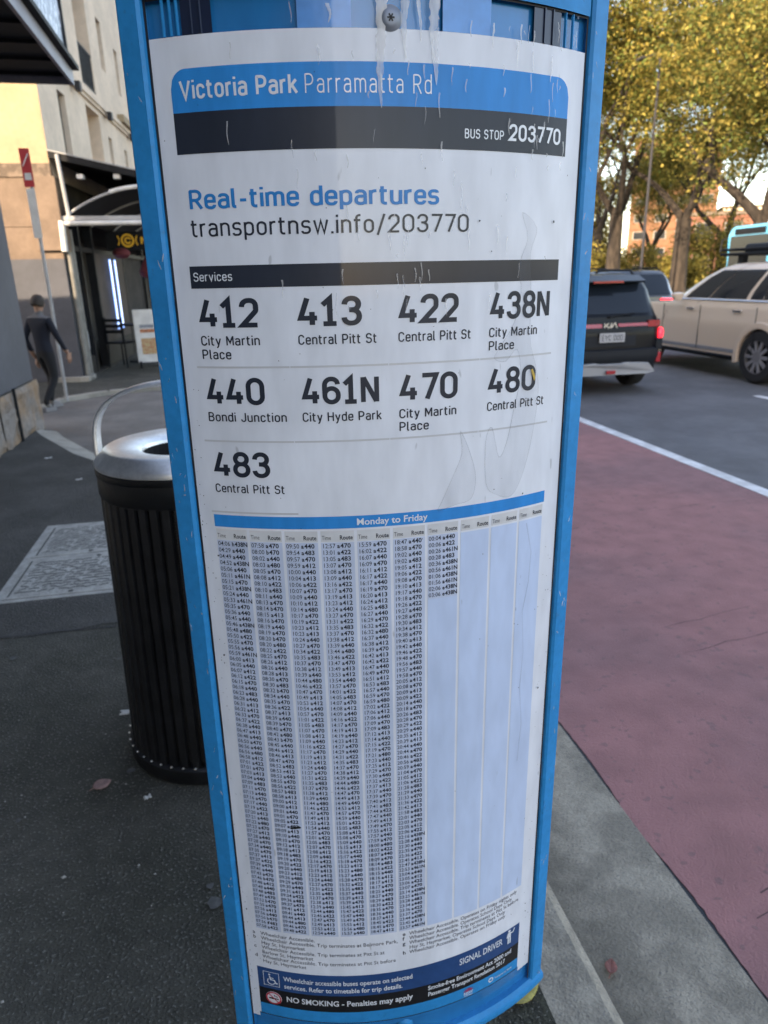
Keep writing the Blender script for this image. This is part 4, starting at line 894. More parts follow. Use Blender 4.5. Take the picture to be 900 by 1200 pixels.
# green plant on a balcony
random.seed(8); pl = MB()
for i in range(420):
    c = Vector((random.gauss(.05, .06), random.gauss(7.75, .2), random.gauss(5.25, .16))); a = Vector((random.gauss(0, 1), random.gauss(0, 1), random.gauss(0, 1))).normalized()*.05; b2 = a.cross(Vector((random.gauss(0, 1), random.gauss(0, 1), random.gauss(0, 1)))).normalized()*.03
    pl.add([c-a, c+b2, c+a, c-b2], [(0, 1, 2, 3)])
pb = MB(); pb.lathe([(.0, 0), (.09, 0), (.12, .2), (.11, .2), (0, .17)], 16, (.03, 7.75, 4.94))
pt = empty('balcony_plant', (0, 0, 0), 0, 'leafy green plant in a pot high on the cream apartment facade', 'plant'); pt.location = (-2.4, 12.1, 0); pt.rotation_euler = (0, 0, AR)
pl.build('foliage', 'leafC', pt); pb.build('pot', 'band', pt)

# ------------------------------------------------------------------ far side: orange brick flats and a low red building beyond the park
def flats(loc, rz, W, H, D, storeys, cols_, wall, label, name='brick_flats'):
    r = empty(name, loc, rz, label, 'building')
    w = MB(); w.box(-W/2, W/2, 0, D, 0, H); w.build('wall', wall, r)
    tr = MB(); 
    for k in range(storeys+1): tr.box(-W/2-.1, W/2+.1, -.15, 0, H/storeys*k-.15, H/storeys*k+.15)
    tr.build('floor_band', wall, r)
    for k in range(storeys):
        for c in range(cols_):
            x = -W/2+W*(c+.5)/cols_; z = H/storeys*(k+.36)
            f_ = MB().box(x-W/cols_*.3, x+W/cols_*.3, -.08, 0.1, z, z+H/storeys*.48).build('window', 'pipebeige', r)
            MB().box(x-W/cols_*.26, x+W/cols_*.26, -.12, -.085, z+.1, z+H/storeys*.48-.1).build('pane', 'glassdark', f_)
    MB().box(-W/2-.3, W/2+.3, -.3, D, H+.16, H+.6).build('roof', 'band', r)
    return r
flats((83, 126, 0), R_(-30), 15, 24, 12, 8, 4, 'brick', 'tall orange brick apartment block with rows of windows, seen between the tree trunks')
flats((62, 81, 0), R_(-32), 10, 7.6, 10, 2, 3, 'brickred', 'low red brick building beside the park trees, behind the beige car', name='brick_house')
flats((104, 118, 0), R_(-30), 26, 12, 14, 4, 6, 'cream', 'pale low block behind the right hand park trees', name='apartment_block')
# ------------------------------------------------------------------ street pole with a red and white sign
sp = empty('sign_pole', (-2.30, 10.32, 0), 0, 'thin grey pole with a narrow red and white parking sign, at the lane corner', 'sign pole')
MB().tube([(-.01, 0, -.05), (0, 0, 3.06)], .022, 10).build('pole', 'pipe', sp)
p1 = MB().box(-.075, .045, -.032, -.026, 2.66, 3.10).build('red_plate', 'redsign', sp)
MB().box(-.055, .025, -.0345, -.0325, 2.74, 2.82).build('white_bar', 'white', p1); MB().tube([(-.055, -.0335, 2.90), (.025, -.0335, 3.04)], .006, 6).build('slash', 'white', p1)
MB().box(-.065, .035, -.032, -.026, 2.06, 2.64).build('white_plate', 'white', sp)
MB().box(-.05, -.02, -.026, -.02, 2.2, 2.24).build('bracket', 'screw', sp)
# ------------------------------------------------------------------ cafe things
def aboard():
    r = empty('menu_board', (-1.30, 13.75, 0), .12, 'white standing menu board with food pictures outside the shop', 'menu board')
    for s_, nm in ((-1, 'front_panel'), (1, 'back_panel')):
        p = MB(); p.add([(-.42, s_*.20, .10), (.42, s_*.20, .10), (.42, s_*.03, 1.02), (-.42, s_*.03, 1.02), (-.42, s_*.185, .10), (.42, s_*.185, .10), (.42, s_*.015, 1.02), (-.42, s_*.015, 1.02)], [(0, 1, 2, 3), (7, 6, 5, 4), (0, 4, 5, 1), (1, 5, 6, 2), (2, 6, 7, 3), (3, 7, 4, 0)])
        po_ = p.build(nm, 'white', r)
        if s_ < 0:
            def on(x0, x1, z0, z1, m, nm, e=.004):
                yy = lambda z: -(.20-.17*(z-.10)/.92)-e
                MB().add([(x0, yy(z0), z0), (x1, yy(z0), z0), (x1, yy(z1), z1), (x0, yy(z1), z1)], [(0, 1, 2, 3)]).build(nm, m, po_)
            on(-.33, -.05, .24, .52, 'food', 'food_picture'); on(.08, .36, .60, .86, 'food', 'food_picture'); on(-.33, -.04, .62, .68, 'poster_o', 'heading'); on(-.33, -.08, .70, .76, 'inkgrey', 'menu_lines'); on(.06, .34, .30, .34, 'inkgrey', 'menu_lines'); on(.06, .30, .40, .44, 'poster_o', 'menu_lines')
    lg = MB()
    for x in (-.4, .36):
        for s_ in (-1, 1): lg.box(x, x+.04, s_*.215-.015, s_*.215+.015, 0, .12)
    lg.build('feet', 'black', r)
aboard()
def chair(loc, rz, label):
    r = empty('cafe_chair', loc, rz, label, 'chair', 'black cafe chairs outside the shop')
    MB().box(-.2, .2, -.2, .2, .43, .46).build('seat', 'black', r)
    b_ = MB()
    for z in (.62, .72, .82): b_.box(-.19, .19, .185, .205, z, z+.05)
    b_.box(-.2, -.17, .18, .21, .46, .9); b_.box(.17, .2, .18, .21, .46, .9); b_.build('backrest', 'black', r)
    for x in (-.18, .18):
        for y in (-.18, .18): MB().tube([(x, y, .43), (x*1.12, y*1.12, 0)], .014, 6).build('leg', 'black', r)
chair((-1.98, 13.9, 0), 2.6, 'black cafe chair standing nearest the corner downpipe, left of the round table')
chair((-1.55, 15.4, 0), .7, 'black cafe chair standing behind the white menu board')
tb = empty('cafe_table', (-1.80, 14.7, 0), 0, 'small black round cafe table outside the shop', 'table')
MB().lathe([(0, .70), (.32, .70), (.33, .715), (.32, .73), (0, .73)], 28).build('tabletop', 'black', tb, smooth=True)
MB().tube([(0, 0, 0.02), (0, 0, .70)], .03, 10).build('pedestal', 'black', tb); MB().lathe([(0, 0), (.22, 0), (.2, .02), (.03, .035), (0, .035)], 24).build('foot', 'black', tb)
pr = empty('folded_parasol', (-1.47, 15.2, 0), 0, 'folded dark red parasol on a yellow pole outside the shop', 'parasol')
MB().tube([(0, 0, .05), (0, 0, 2.0)], .035, 8).build('pole', 'yellow', pr); MB().lathe([(0, 0), (.2, 0), (.2, .05), (.05, .08), (0, .08)], 20).build('base', 'black', pr)
MB().lathe([(.04, 1.55), (.17, 1.60), (.20, 1.68), (.12, 1.86), (.03, 2.0), (0, 2.02)], 14).build('canopy', 'maroon', pr, smooth=True)
hb = empty('hanging_shop_sign', (-1.72, 15.3, 2.10), .05, 'black hanging shop sign with lit yellow emblem and letters under the awning', 'shop sign')
MB().box(-.50, .46, -.05, .05, 0, .34).build('box', 'black', hb)
s2 = MB()
def plate_ribbon(mb, shapes, k, ox, oz, y):
    for v, f in shapes: mb.add([(ox+x*k, y, oz+z*k) for x, z in v], f)
plate_ribbon(s2, [arc(0, 0, .9, 0, 6.283, .28), arc(.05, 0, .42, .4, 5.8, .24), line([(-1.5, .75), (-1.25, 0), (-1.5, -.75)], .18), line([(1.5, .75), (1.25, 0), (1.5, -.75)], .18)], .12, -.1, .17, -.0525)
plate_ribbon(s2, [line([(-.9, .7), (-.9, -.7)], .34), line([(-.9, .7), (.2, -.7)], .34), line([(.2, .7), (.2, -.7)], .34), line([(.8, .7), (1.1, -.7), (1.5, .4), (1.9, -.7), (2.2, .7)], .3)], .09, .24, .17, -.0535)
s2.build('lit_lettering', 'signyellow', hb)
hr = MB(); hr.tube([(-.4, 0, .34), (-.4, 0, .42)], .012, 6); hr.tube([(.4, 0, .34), (.4, 0, .42)], .012, 6); hr.build('hanger', 'black', hb)
ls = empty('red_lantern', (-1.93, 15.0, 1.93), 0, 'dark red lantern hanging under the shop sign', 'lantern')
MB().lathe([(0, 0), (.09, .01), (.16, .07), (.16, .13), (.09, .19), (0, .2)], 18).build('shade', 'maroon', ls, smooth=True); MB().tube([(0, 0, .2), (0, 0, .5)], .008, 6).build('cord', 'black', ls)
# ------------------------------------------------------------------ walking person
def person(loc, rz, label):
    r = empty('person', loc, rz, label, 'person')
    # joints in metres for a 1.62 m figure, walking along +y
    J = [((0, 0, .86), .118), ((0, -.005, .98), .125), ((0, .01, 1.14), .140), ((0, .02, 1.28), .135), ((0, .015, 1.36), .06), ((0, .03, 1.42), .05), ((0, .045, 1.50), .082), ((0, .05, 1.57), .078),
         ((-.09, .0, .82), .092), ((-.10, .15, .47), .062), ((-.10, .06, .10), .042), ((-.10, .22, .035), .036),
         ((.09, .0, .82), .092), ((.10, .02, .46), .062), ((.10, -.22, .14), .042), ((.10, -.13, .035), .036),
         ((-.17, .01, 1.30), .062), ((-.22, -.10, 1.05), .046), ((-.21, -.02, .83), .034), ((-.205, .03, .75), .032),
         ((.17, .01, 1.30), .062), ((.22, .08, 1.06), .046), ((.20, .20, .88), .034), ((.195, .25, .81), .032)]
    Eg = [(0, 1), (1, 2), (2, 3), (3, 4), (4, 5), (5, 6), (6, 7), (0, 8), (8, 9), (9, 10), (10, 11), (0, 12), (12, 13), (13, 14), (14, 15), (3, 16), (16, 17), (17, 18), (18, 19), (3, 20), (20, 21), (21, 22), (22, 23)]
    me = bpy.data.meshes.new('body'); me.from_pydata([p for p, q in J], Eg, []); o = bpy.data.objects.new('body', me); col.objects.link(o)
    sk = o.modifiers.new('skin', 'SKIN'); sk.use_smooth_shade = True
    for i, d in enumerate(me.skin_vertices[0].data): d.radius = (J[i][1], J[i][1]*(.82 if i < 4 else 1)); d.use_root = (i == 0)
    ss = o.modifiers.new('sub', 'SUBSURF'); ss.levels = ss.render_levels = 2
    bake(o); me = o.data; me.materials.clear()
    for k in ('skin', 'jacket', 'trouser', 'shoe', 'collar'): me.materials.append(M[k])
    for p in me.polygons:
        c = p.center; z = c.z
        i = 0
        if z < .11: i = 3
        elif z < .86 and abs(c.x) < .17: i = 2
        elif z < 1.33 and z > .80 and not (abs(c.x) > .17 and z < .86): i = 1
        elif 1.33 <= z < 1.42: i = 4
        p.material_index = i; p.use_smooth = True
    o.parent = r
    hr_ = MB().lathe([(.0, .105), (.05, .10), (.085, .06), (.094, .0), (.088, -.05), (.06, -.07)], 20).build('hair', 'hair', r, smooth=True); hr_.location = (0, .035, 1.545); hr_.rotation_euler = (-.35, 0, 0)
    fc = MB(); 
    for x in (-.032, .032): fc.lathe([(0, .011), (.009, .006), (.012, 0)], 8, (x, .127, 1.535))
    fc.build('eyes', 'hair', r)
    ns_ = MB().obox((0, .138, 1.515), (.011, 0, 0), (0, .014, -.01), (0, .004, .022)).build('nose', 'skin', r, bevel=.004)
    for s_ in (-1, 1):
        hd = MB(); bx, by, bz = s_*(.205 if s_ < 0 else .195), (.03 if s_ < 0 else .25), (.75 if s_ < 0 else .81)
        hd.obox((bx, by+.012, bz-.045), (.014, 0, 0), (0, .034, 0), (0, .012, .045))
        for k in range(4):
            L = (.06, .07, .065, .05)[k]; hd.tube([(bx, by-.018+.02*k, bz-.085), (bx, by-.012+.02*k, bz-.085-L*.6), (bx-s_*.015, by-.006+.02*k, bz-.085-L)], [.0085, .008, .006], 6)
        hd.tube([(bx-s_*.01, by+.045, bz-.03), (bx-s_*.015, by+.066, bz-.07), (bx-s_*.015, by+.066, bz-.095)], [.010, .009, .007], 6)
        hd.build('hand', 'skin', r, smooth=True)
    for s_, (x, y, z) in ((-1, (-.10, .15, 0)), (1, (.10, -.17, .0))):
        MB().add([(x-.045, y-.11, 0), (x+.045, y-.11, 0), (x+.048, y+.06, 0), (x, y+.16, 0), (x-.048, y+.06, 0), (x-.035, y-.09, .07), (x+.035, y-.09, .07), (x+.036, y+.05, .06), (x, y+.13, .03), (x-.036, y+.05, .06)],
            [(4, 3, 2, 1, 0), (5, 6, 7, 8, 9), (0, 1, 6, 5), (1, 2, 7, 6), (2, 3, 8, 7), (3, 4, 9, 8), (4, 0, 5, 9)]).build('shoe', 'shoe', r, bevel=.01)
    r.scale = (.87, .87, .87)
    return r
person((-2.36, 9.75, -.06), -.6, 'person in dark navy jacket and black trousers walking beside the grey wall')
# ------------------------------------------------------------------ vehicles: lofted from plan-shaped slices, x across, y forward, origin under the rear bumper
def loop(hw, yr, yf, rr, rf, nx=10, ny=76, nc=6):
    """plan outline of one slice, always the same number of points: rear edge, right side, front edge, left side"""
    P = []
    def arc_(cx, cy, r, a0, a1):
        for i in range(nc): a = a0+(a1-a0)*(i+.5)/nc; P.append((cx+r*math.cos(a), cy+r*math.sin(a)))
    def seg(a, b_, n):
        for i in range(n): t = (i+.5)/n; P.append((a[0]+(b_[0]-a[0])*t, a[1]+(b_[1]-a[1])*t))
    seg((-hw+rr, yr), (hw-rr, yr), nx); arc_(hw-rr, yr+rr, rr, -math.pi/2, 0); seg((hw, yr+rr), (hw, yf-rf), ny); arc_(hw-rf, yf-rf, rf, 0, math.pi/2)
    seg((hw-rf, yf), (-hw+rf, yf), nx); arc_(-hw+rf, yf-rf, rf, math.pi/2, math.pi); seg((-hw, yf-rf), (-hw, yr+rr), ny); arc_(-hw+rr, yr+rr, rr, math.pi, 1.5*math.pi)
    # bow the ends a little
    return P
NX, NY, NC = 10, 76, 6
NT = 2*NX+2*NY+4*NC
def car_body(levels, bow=.05):
    L = []
    for z, hw, yr, yf, rr, rf in levels:
        q = []
        for x, y in loop(hw, yr, yf, rr, rf):
            t = (x/hw)**2; mid = (y-yr)/(yf-yr)
            y2 = y+(bow*t if mid < .3 else (-bow*1.6*t if mid > .7 else 0)); q.append((x, y2, z))
        L.append(q)
    return L
def loft(L, capb=True, capt=True):
    b_ = MB(); v = [p for q in L for p in q]; n = NT; f = [(i*n+k, i*n+(k+1) % n, (i+1)*n+(k+1) % n, (i+1)*n+k) for i in range(len(L)-1) for k in range(n)]
    if capb: f.append(tuple(range(n-1, -1, -1)))
    if capt: f.append(tuple((len(L)-1)*n+k for k in range(n)))
    return b_.add(v, f)
def interp(levels, z):
    for a, c in zip(levels[:-1], levels[1:]):
        if a[0] <= z <= c[0]: t = (z-a[0])/(c[0]-a[0]+1e-9); return tuple(a[i]+(c[i]-a[i])*t for i in range(6))
def glass_patch(levels, z0, z1, idx, out, bow=.05, trim=(0, 0), slope=(0, 0)):
    """glass lying on the cabin surface between two heights, for a run of outline points"""
    rows = []; m = 5
    for j in range(m):
        t = j/(m-1); lv = interp(levels, z0+(z1-z0)*t); lp = car_body([lv], bow)[0]
        i0, i1 = idx[0]+slope[0]*t, idx[1]-slope[1]*t; row = []
        K = max(2, int(idx[1]-idx[0]))
        for k in range(K+1):
            x = i0+(i1-i0)*k/K; a = int(math.floor(x)); fr_ = x-a; p, q = Vector(lp[a % NT]), Vector(lp[(a+1) % NT]); r = p.lerp(q, fr_); d = (q-p).normalized(); row.append(r+Vector((d.y, -d.x, .25))*out)
        rows.append(row)
    K = len(rows[0]); b_ = MB(); b_.add([p for r in rows for p in r], [(j*K+k, j*K+k+1, (j+1)*K+k+1, (j+1)*K+k) for j in range(m-1) for k in range(K-1)]); return b_
def wheel(parent, x, y, r, side, w=.22, spokes=10, zb=0):
    wh = empty('wheel', (x, y, r+zb)); wh.parent = parent
    MB().lathe([(r*.62, -w/2), (r*.9, -w/2), (r*.985, -w*.38), (r, -w*.2), (r, w*.2), (r*.985, w*.38), (r*.9, w/2), (r*.62, w/2)], 40, axis='x').build('tyre', 'rubber', wh, smooth=True)
    rm = MB(); rm.lathe([(r*.60, side*w*.47), (r*.655, side*w*.47), (r*.655, -side*w*.4), (r*.60, -side*w*.4)], 36, axis='x')
    for k in range(spokes):
        a = 2*math.pi*k/spokes; d = Vector((0, math.cos(a), math.sin(a))); t = Vector((0, -math.sin(a), math.cos(a))); X = Vector((side, 0, 0))
        rm.obox(X*(w*.40)+d*r*.36, d*r*.27, t*r*.062, X*.012)
    rm.lathe([(0, side*w*.46), (r*.1, side*w*.45), (r*.13, side*w*.36)], 20, axis='x'); rm.build('rim', 'alloy', wh)
    MB().lathe([(0, side*w*.15), (r*.63, side*w*.15)], 24, axis='x').build('brake_disc', 'black', wh)
    return wh
def dense(levels, dz=.045):
    out = [levels[0]]
    for a, c in zip(levels[:-1], levels[1:]):
        n = max(1, int(round((c[0]-a[0])/dz)))
        for i in range(1, n+1): out.append(tuple(a[q]+(c[q]-a[q])*i/n for q in range(6)))
    return out
def with_wells(levels, bow, ax, r, hw, name, paint, parent):
    """the lofted shell with its wheel wells pushed in and lined dark"""
    b_ = loft(car_body(dense(levels), bow)); hit = set()
    for i, (x, y, z) in enumerate(b_.v):
        if abs(x) > hw*.55 and any((y-ay)**2+(z-az)**2 < r*r for ay, az in ax): hit.add(i); b_.v[i] = (math.copysign(hw*.52, x), y, z)
    b_.mi = [1 if any(q in hit for q in f) and len(f) == 4 else 0 for f in b_.f]
    return b_.build(name, [paint, 'rubber'], parent, smooth=True)
def arch_trims(parent, ax, r, hw, m):
    for s_ in (-1, 1):
        for y, z in ax:
            b_ = MB(); v = []; K = 22
            for i in range(K+1):
                a = math.pi*(-.08+1.16*i/K)
                for rr, xo in ((r*.93, -.06), (r*.93, .010), (r*1.0, .016), (r*1.13, .008), (r*1.17, -.03)): v.append((s_*(hw+xo), y+rr*math.cos(a), z+rr*math.sin(a)))
            b_.add(v, [(i*5+j, i*5+(j+1) % 5, (i+1)*5+(j+1) % 5, (i+1)*5+j) for i in range(K) for j in range(5)])
            b_.build('wheel_arch', m, parent, smooth=True)
def suv(name, loc, rz, label, paint, cat='car', Lc=4.38, Hc=1.60, W=1.80, zb=.62, belt=1.02, nose=.98, lower='cladding', wheel_r=.345, ax=(.80, 3.42), rear_rake=.38, roof_len=None, spokes=10, roof_bow=0, glassy=True, rear_detail=True, rails=True, bow=.05, hood=1.25, cuts=((2.2, 11.5), (12.3, 23.4), (24.4, 40.0)), handles=(1.35, 2.35), trim=True):
    r = empty(name, loc, rz, label, cat)
    hw = W/2; g = Hc-belt
    cabin_r0, cabin_f0 = .10, Lc-hood
    q_ = (zb-.02-.28)/3
    lower_lv = [(.28, hw*.90, .12, Lc-.14, .26, .25), (.28+q_, hw*.965, .05, Lc-.06, .27, .3), (.28+2*q_, hw*.985, .0, Lc-.01, .28, .34), (zb-.02, hw*.995, .01, Lc, .29, .36), (zb, hw*.985, .045, Lc-.01, .29, .38)]
    body_lv = [(zb+.002, hw*.985, .05, Lc-.015, .29, .38), (.74, hw, .055, Lc-.02, .28, .40), (.84, hw*.998, .06, Lc-.05, .28, .42), (.92, hw*.985, .075, Lc-.12, .27, .44), (nose, hw*.962, .09, Lc-.30, .27, .46), (nose+.03, hw*.95, .095, cabin_f0+.35, .27, .36), (belt+.02, hw*.935, .10, cabin_f0, .27, .26)]
    cab_lv = [(belt, hw*.940, .10, cabin_f0+.04, .27, .26), (belt+g*.3, hw*.895, .10+rear_rake*.25, cabin_f0-.24, .26, .22), (belt+g*.62, hw*.835, .10+rear_rake*.58, cabin_f0-.55, .15, .2), (belt+g*.86, hw*.775, .10+rear_rake*.85, cabin_f0-.86, .14, .2), (belt+g*.955, hw*.72, .10+rear_rake, cabin_f0-1.08, .14, .2), (Hc, hw*.62, .10+rear_rake+.26, cabin_f0-1.35, .14, .2)]
    wells = [(y, wheel_r) for y in ax]
    with_wells(lower_lv, bow, wells, wheel_r*1.13, hw, 'bumper_and_sill', lower, r); with_wells(body_lv, bow, wells, wheel_r*1.13, hw, 'body', paint, r)
    ca = loft(car_body(cab_lv, bow), True, True).build('cabin', paint, r, smooth=True)
    arch_trims(r, wells, wheel_r*1.13, hw, lower if trim else paint)
    z0, z1 = belt+g*.05, belt+g*.80
    glass_patch(cab_lv, belt+g*.10, belt+g*.83, (-1.5, NX+.5), .008, bow, slope=(.2, .2)).build('rear_window', 'carglass', r, smooth=True)
    fx = NX+NC+NY+NC
    glass_patch(cab_lv, belt+g*.06, belt+g*.84, (fx-1, fx+NX), .008, bow).build('windscreen', 'carglass', r, smooth=True)
    for s_ in (0, 1):
        base = NX+NC if s_ == 0 else 2*NX+NY+3*NC
        for k, (a, c) in enumerate(cuts):
            a, c = a*NY/44, c*NY/44
            if s_ == 1: a, c = NY-c, NY-a
            sl0 = (0, 0)
            glass_patch(cab_lv, z0, z1, (base+a, base+c), .007, bow, slope=((2.2, 0) if (k == 0) == (s_ == 0) and k == 0 else (0, 0))).build('side_window', 'carglass', r, smooth=True)
    for s_ in (-1, 1):
        for y in ax: wheel(r, s_*(hw-.115), y, wheel_r, s_, spokes=spokes)
        mi_ = MB(); mi_.lathe([(0, -.09), (.05, -.08), (.075, -.02), (.078, .03), (.05, .05), (0, .055)], 16); mo = mi_.build('door_mirror', paint, r, smooth=True); mo.location = (s_*(hw+.10), cabin_f0-.42, belt+.06); mo.scale = (1.35, .9, .95)
        for y in handles:
            MB().box(-.012, .012, -.10, .10, -.014, .014).build('door_handle', 'chrome' if paint != 'carblack' else paint, r, bevel=.006).location = (s_*(hw*.985+.012), y, belt-.14)
        for y in (handles[0]-.42, handles[1]-.26, handles[1]+.74): MB().box(s_*hw*.998-.004, s_*hw*.998+.0035, y-.004, y+.004, zb+.03, belt-.08).build('door_gap', 'seal', r)
    if rails:
        for s_ in (-1, 1):
            x = s_*hw*.68; MB().tube([(x, .62, Hc-.03), (x, .72, Hc+.035), (x, 1.4, Hc+.045), (x, cabin_f0-1.5, Hc+.035), (x, cabin_f0-1.4, Hc-.02)], .017, 8).build('roof_rail', 'black', r, smooth=True)
    r['dims'] = 0; del r['dims']
    return r, cab_lv, body_lv
# black SUV in the lane beside the bus lane
bs, cl, bl = suv('parked_car', (5.03, 8.72, -.131), 0.0, 'black SUV with red light bar and silver skid plate, just right of the sign', 'carblack')
bs.name = 'black_suv'
def rear(z, x, out=.0):                       # point on the tail of the black car
    lv = interp(bl, z) if z > .62 else None; y = (lv[2] if lv else .0)+.05*(x/.9)**2
    return Vector((x, y-out, z))
def tail_strip(parent, name, m, x0, x1, z0, z1, out=.012, n=10, th=.02):
    b_ = MB(); v = []
    for i in range(n+1):
        x = x0+(x1-x0)*i/n
        for z, o in ((z0, -th), (z0, out), (z1, out), (z1, -th)): p = rear(z, x, o); v.append(p)
    b_.add(v, [(i*4+j, i*4+(j+1) % 4, (i+1)*4+(j+1) % 4, (i+1)*4+j) for i in range(n) for j in range(4)]+[(0, 1, 2, 3), tuple(n*4+j for j in range(4))]); return b_.build(name, m, parent)
tail_strip(bs, 'light_bar', 'taillight', -.72, -.12, .905, .955); tail_strip(bs, 'light_bar', 'taillight', .12, .72, .915, .955)
for s_ in (-1, 1):
    tl = MB(); v = []
    pts = [(.58, .11), (.70, .12), (.78, .155), (.845, .225), (.893, .36)]
    for x, y in pts: v += [(s_*x, y-.03+(.02 if x > .8 else 0), .90), (s_*x, y-.03+(.02 if x > .8 else 0), .985)]
    tl.add(v, [(2*i, 2*i+2, 2*i+3, 2*i+1) for i in range(len(pts)-1)])
    t_ = tl.build('tail_lamp', 'taillight', bs); m_ = t_.modifiers.new('t', 'SOLIDIFY'); m_.thickness = .03
    MB().lathe([(0, .02), (.035, .018), (.052, 0), (.05, -.03)], 20).build('stop_lamp', 'taillit', bs, smooth=True)
    o = bpy.context.scene.objects[-1] if False else [c for c in bs.children if c.name.startswith('stop_lamp')][-1]
    o.location = (s_*.842, .165, .80); o.rotation_euler = (R_(90), 0, s_*.55); o.scale = (1.0, 1.5, 1)
    MB().box(-.035, .035, -.012, .02, -.07, .07).build('fog_reflector', 'taillight', bs, bevel=.01).location = (s_*.80, .115, .48)
    MB().box(-.05, .05, -.02, .03, -.16, .0).build('lamp_garnish', 'cladding', bs, bevel=.01).location = (s_*.79, .125, .74)
pl_ = tail_strip(bs, 'plate_recess', 'cladding', -.40, .40, .655, .86, out=.002)
np_ = MB().box(-.186, .186, -.012, .0, -.062, .062).build('number_plate', 'plate', bs, bevel=.004); np_.location = (.02, .035, .775)
def flat_text(t, m, parent, h, width, loc, w=1.6, sp=2.9):
    class F_:
        def __init__(s): s.b = MB()
        def mesh(s, uv, f, off): s.b.add([(u, -off, z) for u, z in uv], f)
    q = F_(); pen(q, t, -width/2, -h/2, h, width, 0.0, w, sp); o = q.b.build(m[1], m[0], parent); o.location = loc; return o
PEN['E'] = (4.8, [('o', (5, 10), (0, 10), (0, 0), (5, 0)), ('o', (0, 5.2), (4.4, 5.2))]); PEN['Y'] = (5.6, [('o', (-.2, 10.3), (2.8, 4.6), (5.8, 10.3)), ('o', (2.8, 4.8), (2.8, -.4))]); PEN['D'] = (5.4, [('c', (0, 0, .3), (5.4, 0, 2.6), (5.4, 10, 2.6), (0, 10, .3))])
flat_text('EYC 00G'.replace('G', 'D'), ('ink', 'plate_text'), np_, .075, .31, (0, -.0135, 0), 1.5)
bdg = MB(); k_ = .045
for sh in ([(-2.2, -.9), (-2.2, .9)], [(-2.1, -.5), (-1.0, .9)], [(-1.6, .1), (-.95, -.9), (-.2, -.2), (.05, .9)], [(.0, .9), (.0, -.9)], [(.0, -.9), (1.1, .9), (1.9, -.9)]):
    v, f = line(sh, .34); bdg.add([(x*k_, -.004*(1+.02*len(bdg.f)), z*k_*.8) for x, z in v], f)
bg_ = bdg.build('badge', 'chrome', bs); bg_.location = (.0, .042, .935)
# silver skid plate with a red lamp
sk = MB(); prof = [(-.70, .30), (-.58, .425), (-.22, .445), (-.16, .43), (.16, .43), (.22, .445), (.58, .425), (.70, .30), (.58, .275), (-.58, .275)]
v = [(x, -.035+.05*(x/.9)**2, z) for x, z in prof]+[(x, .06+.05*(x/.9)**2, z) for x, z in prof]; n = len(prof)
sk.add(v, [tuple(range(n)), tuple(range(2*n-1, n-1, -1))]+[(i, n+i, n+(i+1) % n, (i+1) % n) for i in range(n)]); sk_ = sk.build('skid_plate', 'carsilverplate', bs, bevel=.01)
MB().box(-.07, .07, -.05, -.03, .295, .345).build('fog_lamp', 'taillight', sk_, bevel=.006)
spo = MB(); v = []
for i in range(13):
    x = -.60+1.2*i/12; y = .22+.05*(x/.6)**2; v += [(x, y, 1.50), (x, y+.20, 1.575), (x, y+.24, 1.52), (x, y+.05, 1.475)]
spo.add(v, [(i*4+j, i*4+(j+1) % 4, (i+1)*4+(j+1) % 4, (i+1)*4+j) for i in range(12) for j in range(4)]+[(0, 1, 2, 3), (48, 49, 50, 51)]); sp_ = spo.build('spoiler', 'carblack', bs, smooth=True)
MB().box(-.22, .22, .195, .222, 1.478, 1.505).build('high_stop_lamp', 'taillight', sp_)
wp = MB(); wp.tube([(0.02, .075, 1.045), (.36, .10, 1.085)], .012, 6); wp.lathe([(0, .03), (.03, .02), (.035, 0)], 12, (0.0, .09, 1.035)); wp.build('rear_wiper', 'black', bs)
bdec = [(-.44, 1.30), (-.32, 1.30), (-.36, 1.22), (-.47, 1.24)]
dc = MB()
for cx, cz in ((-.46, 1.37), (-.36, 1.37)):
    v, f = arc(0, 0, 1, 0, 6.283, .45, 12); dc.add([(cx+x*.035, .228, cz+z*.035) for x, z in v], f)
dc.build('window_sticker', 'lightink', bs)
# beige SUV in the next lane, mostly out of frame
bg2, cl2, bl2 = suv('beige_suv', (8.46, 7.92, -.131), 0.0, 'beige SUV with a roof rack, cut by the right edge of the photo', 'carbeige', Lc=4.95, Hc=1.72, W=1.92, belt=1.16, nose=1.08, wheel_r=.385, ax=(1.02, 3.92), zb=.36, rear_rake=.34, spokes=10, rails=False, hood=1.62, cuts=((4.0, 16.5), (18.0, 31.6), (33.6, 43.0)), handles=(1.55, 2.68), trim=False)
for s_ in (-1, 1): MB().box(s_*.945-.012, s_*.945+.016, 1.5, 3.4, .40, .455).build('sill_trim', 'carsilverplate', bg2)
wt_ = MB()
for s_ in (-1, 1): wt_.tube([(s_*.905, .5, 1.165), (s_*.915, 2, 1.17), (s_*.90, 3.6, 1.165)], .011, 6)
wt_.build('window_trim', 'chrome', bg2)
rk = empty('roof_rack', (8.46, 9.2, -.131+1.72), 0, 'black roof rack tray on the beige SUV', 'roof rack')
rb = MB()
for x in (-.62, .62): rb.tube([(x, -.8, .12), (x, 1.25, .12)], .022, 8); rb.tube([(x, -.8, .19), (x, 1.25, .19)], .018, 8)
for y in (-.8, 1.25): rb.tube([(-.62, y, .12), (.62, y, .12)], .022, 8); rb.tube([(-.62, y, .19), (.62, y, .19)], .018, 8)
for y in (-.5, 0, .5, 1.0): rb.box(-.62, .62, y, y+.08, .095, .112)
rb.build('tray', 'black', rk)
rf_ = MB()
for x in (-.56, .56):
    for y in (-.3, .8): rf_.box(x-.05, x+.05, y-.05, y+.05, -.035, .10)
rf_.build('foot', 'black', rk)
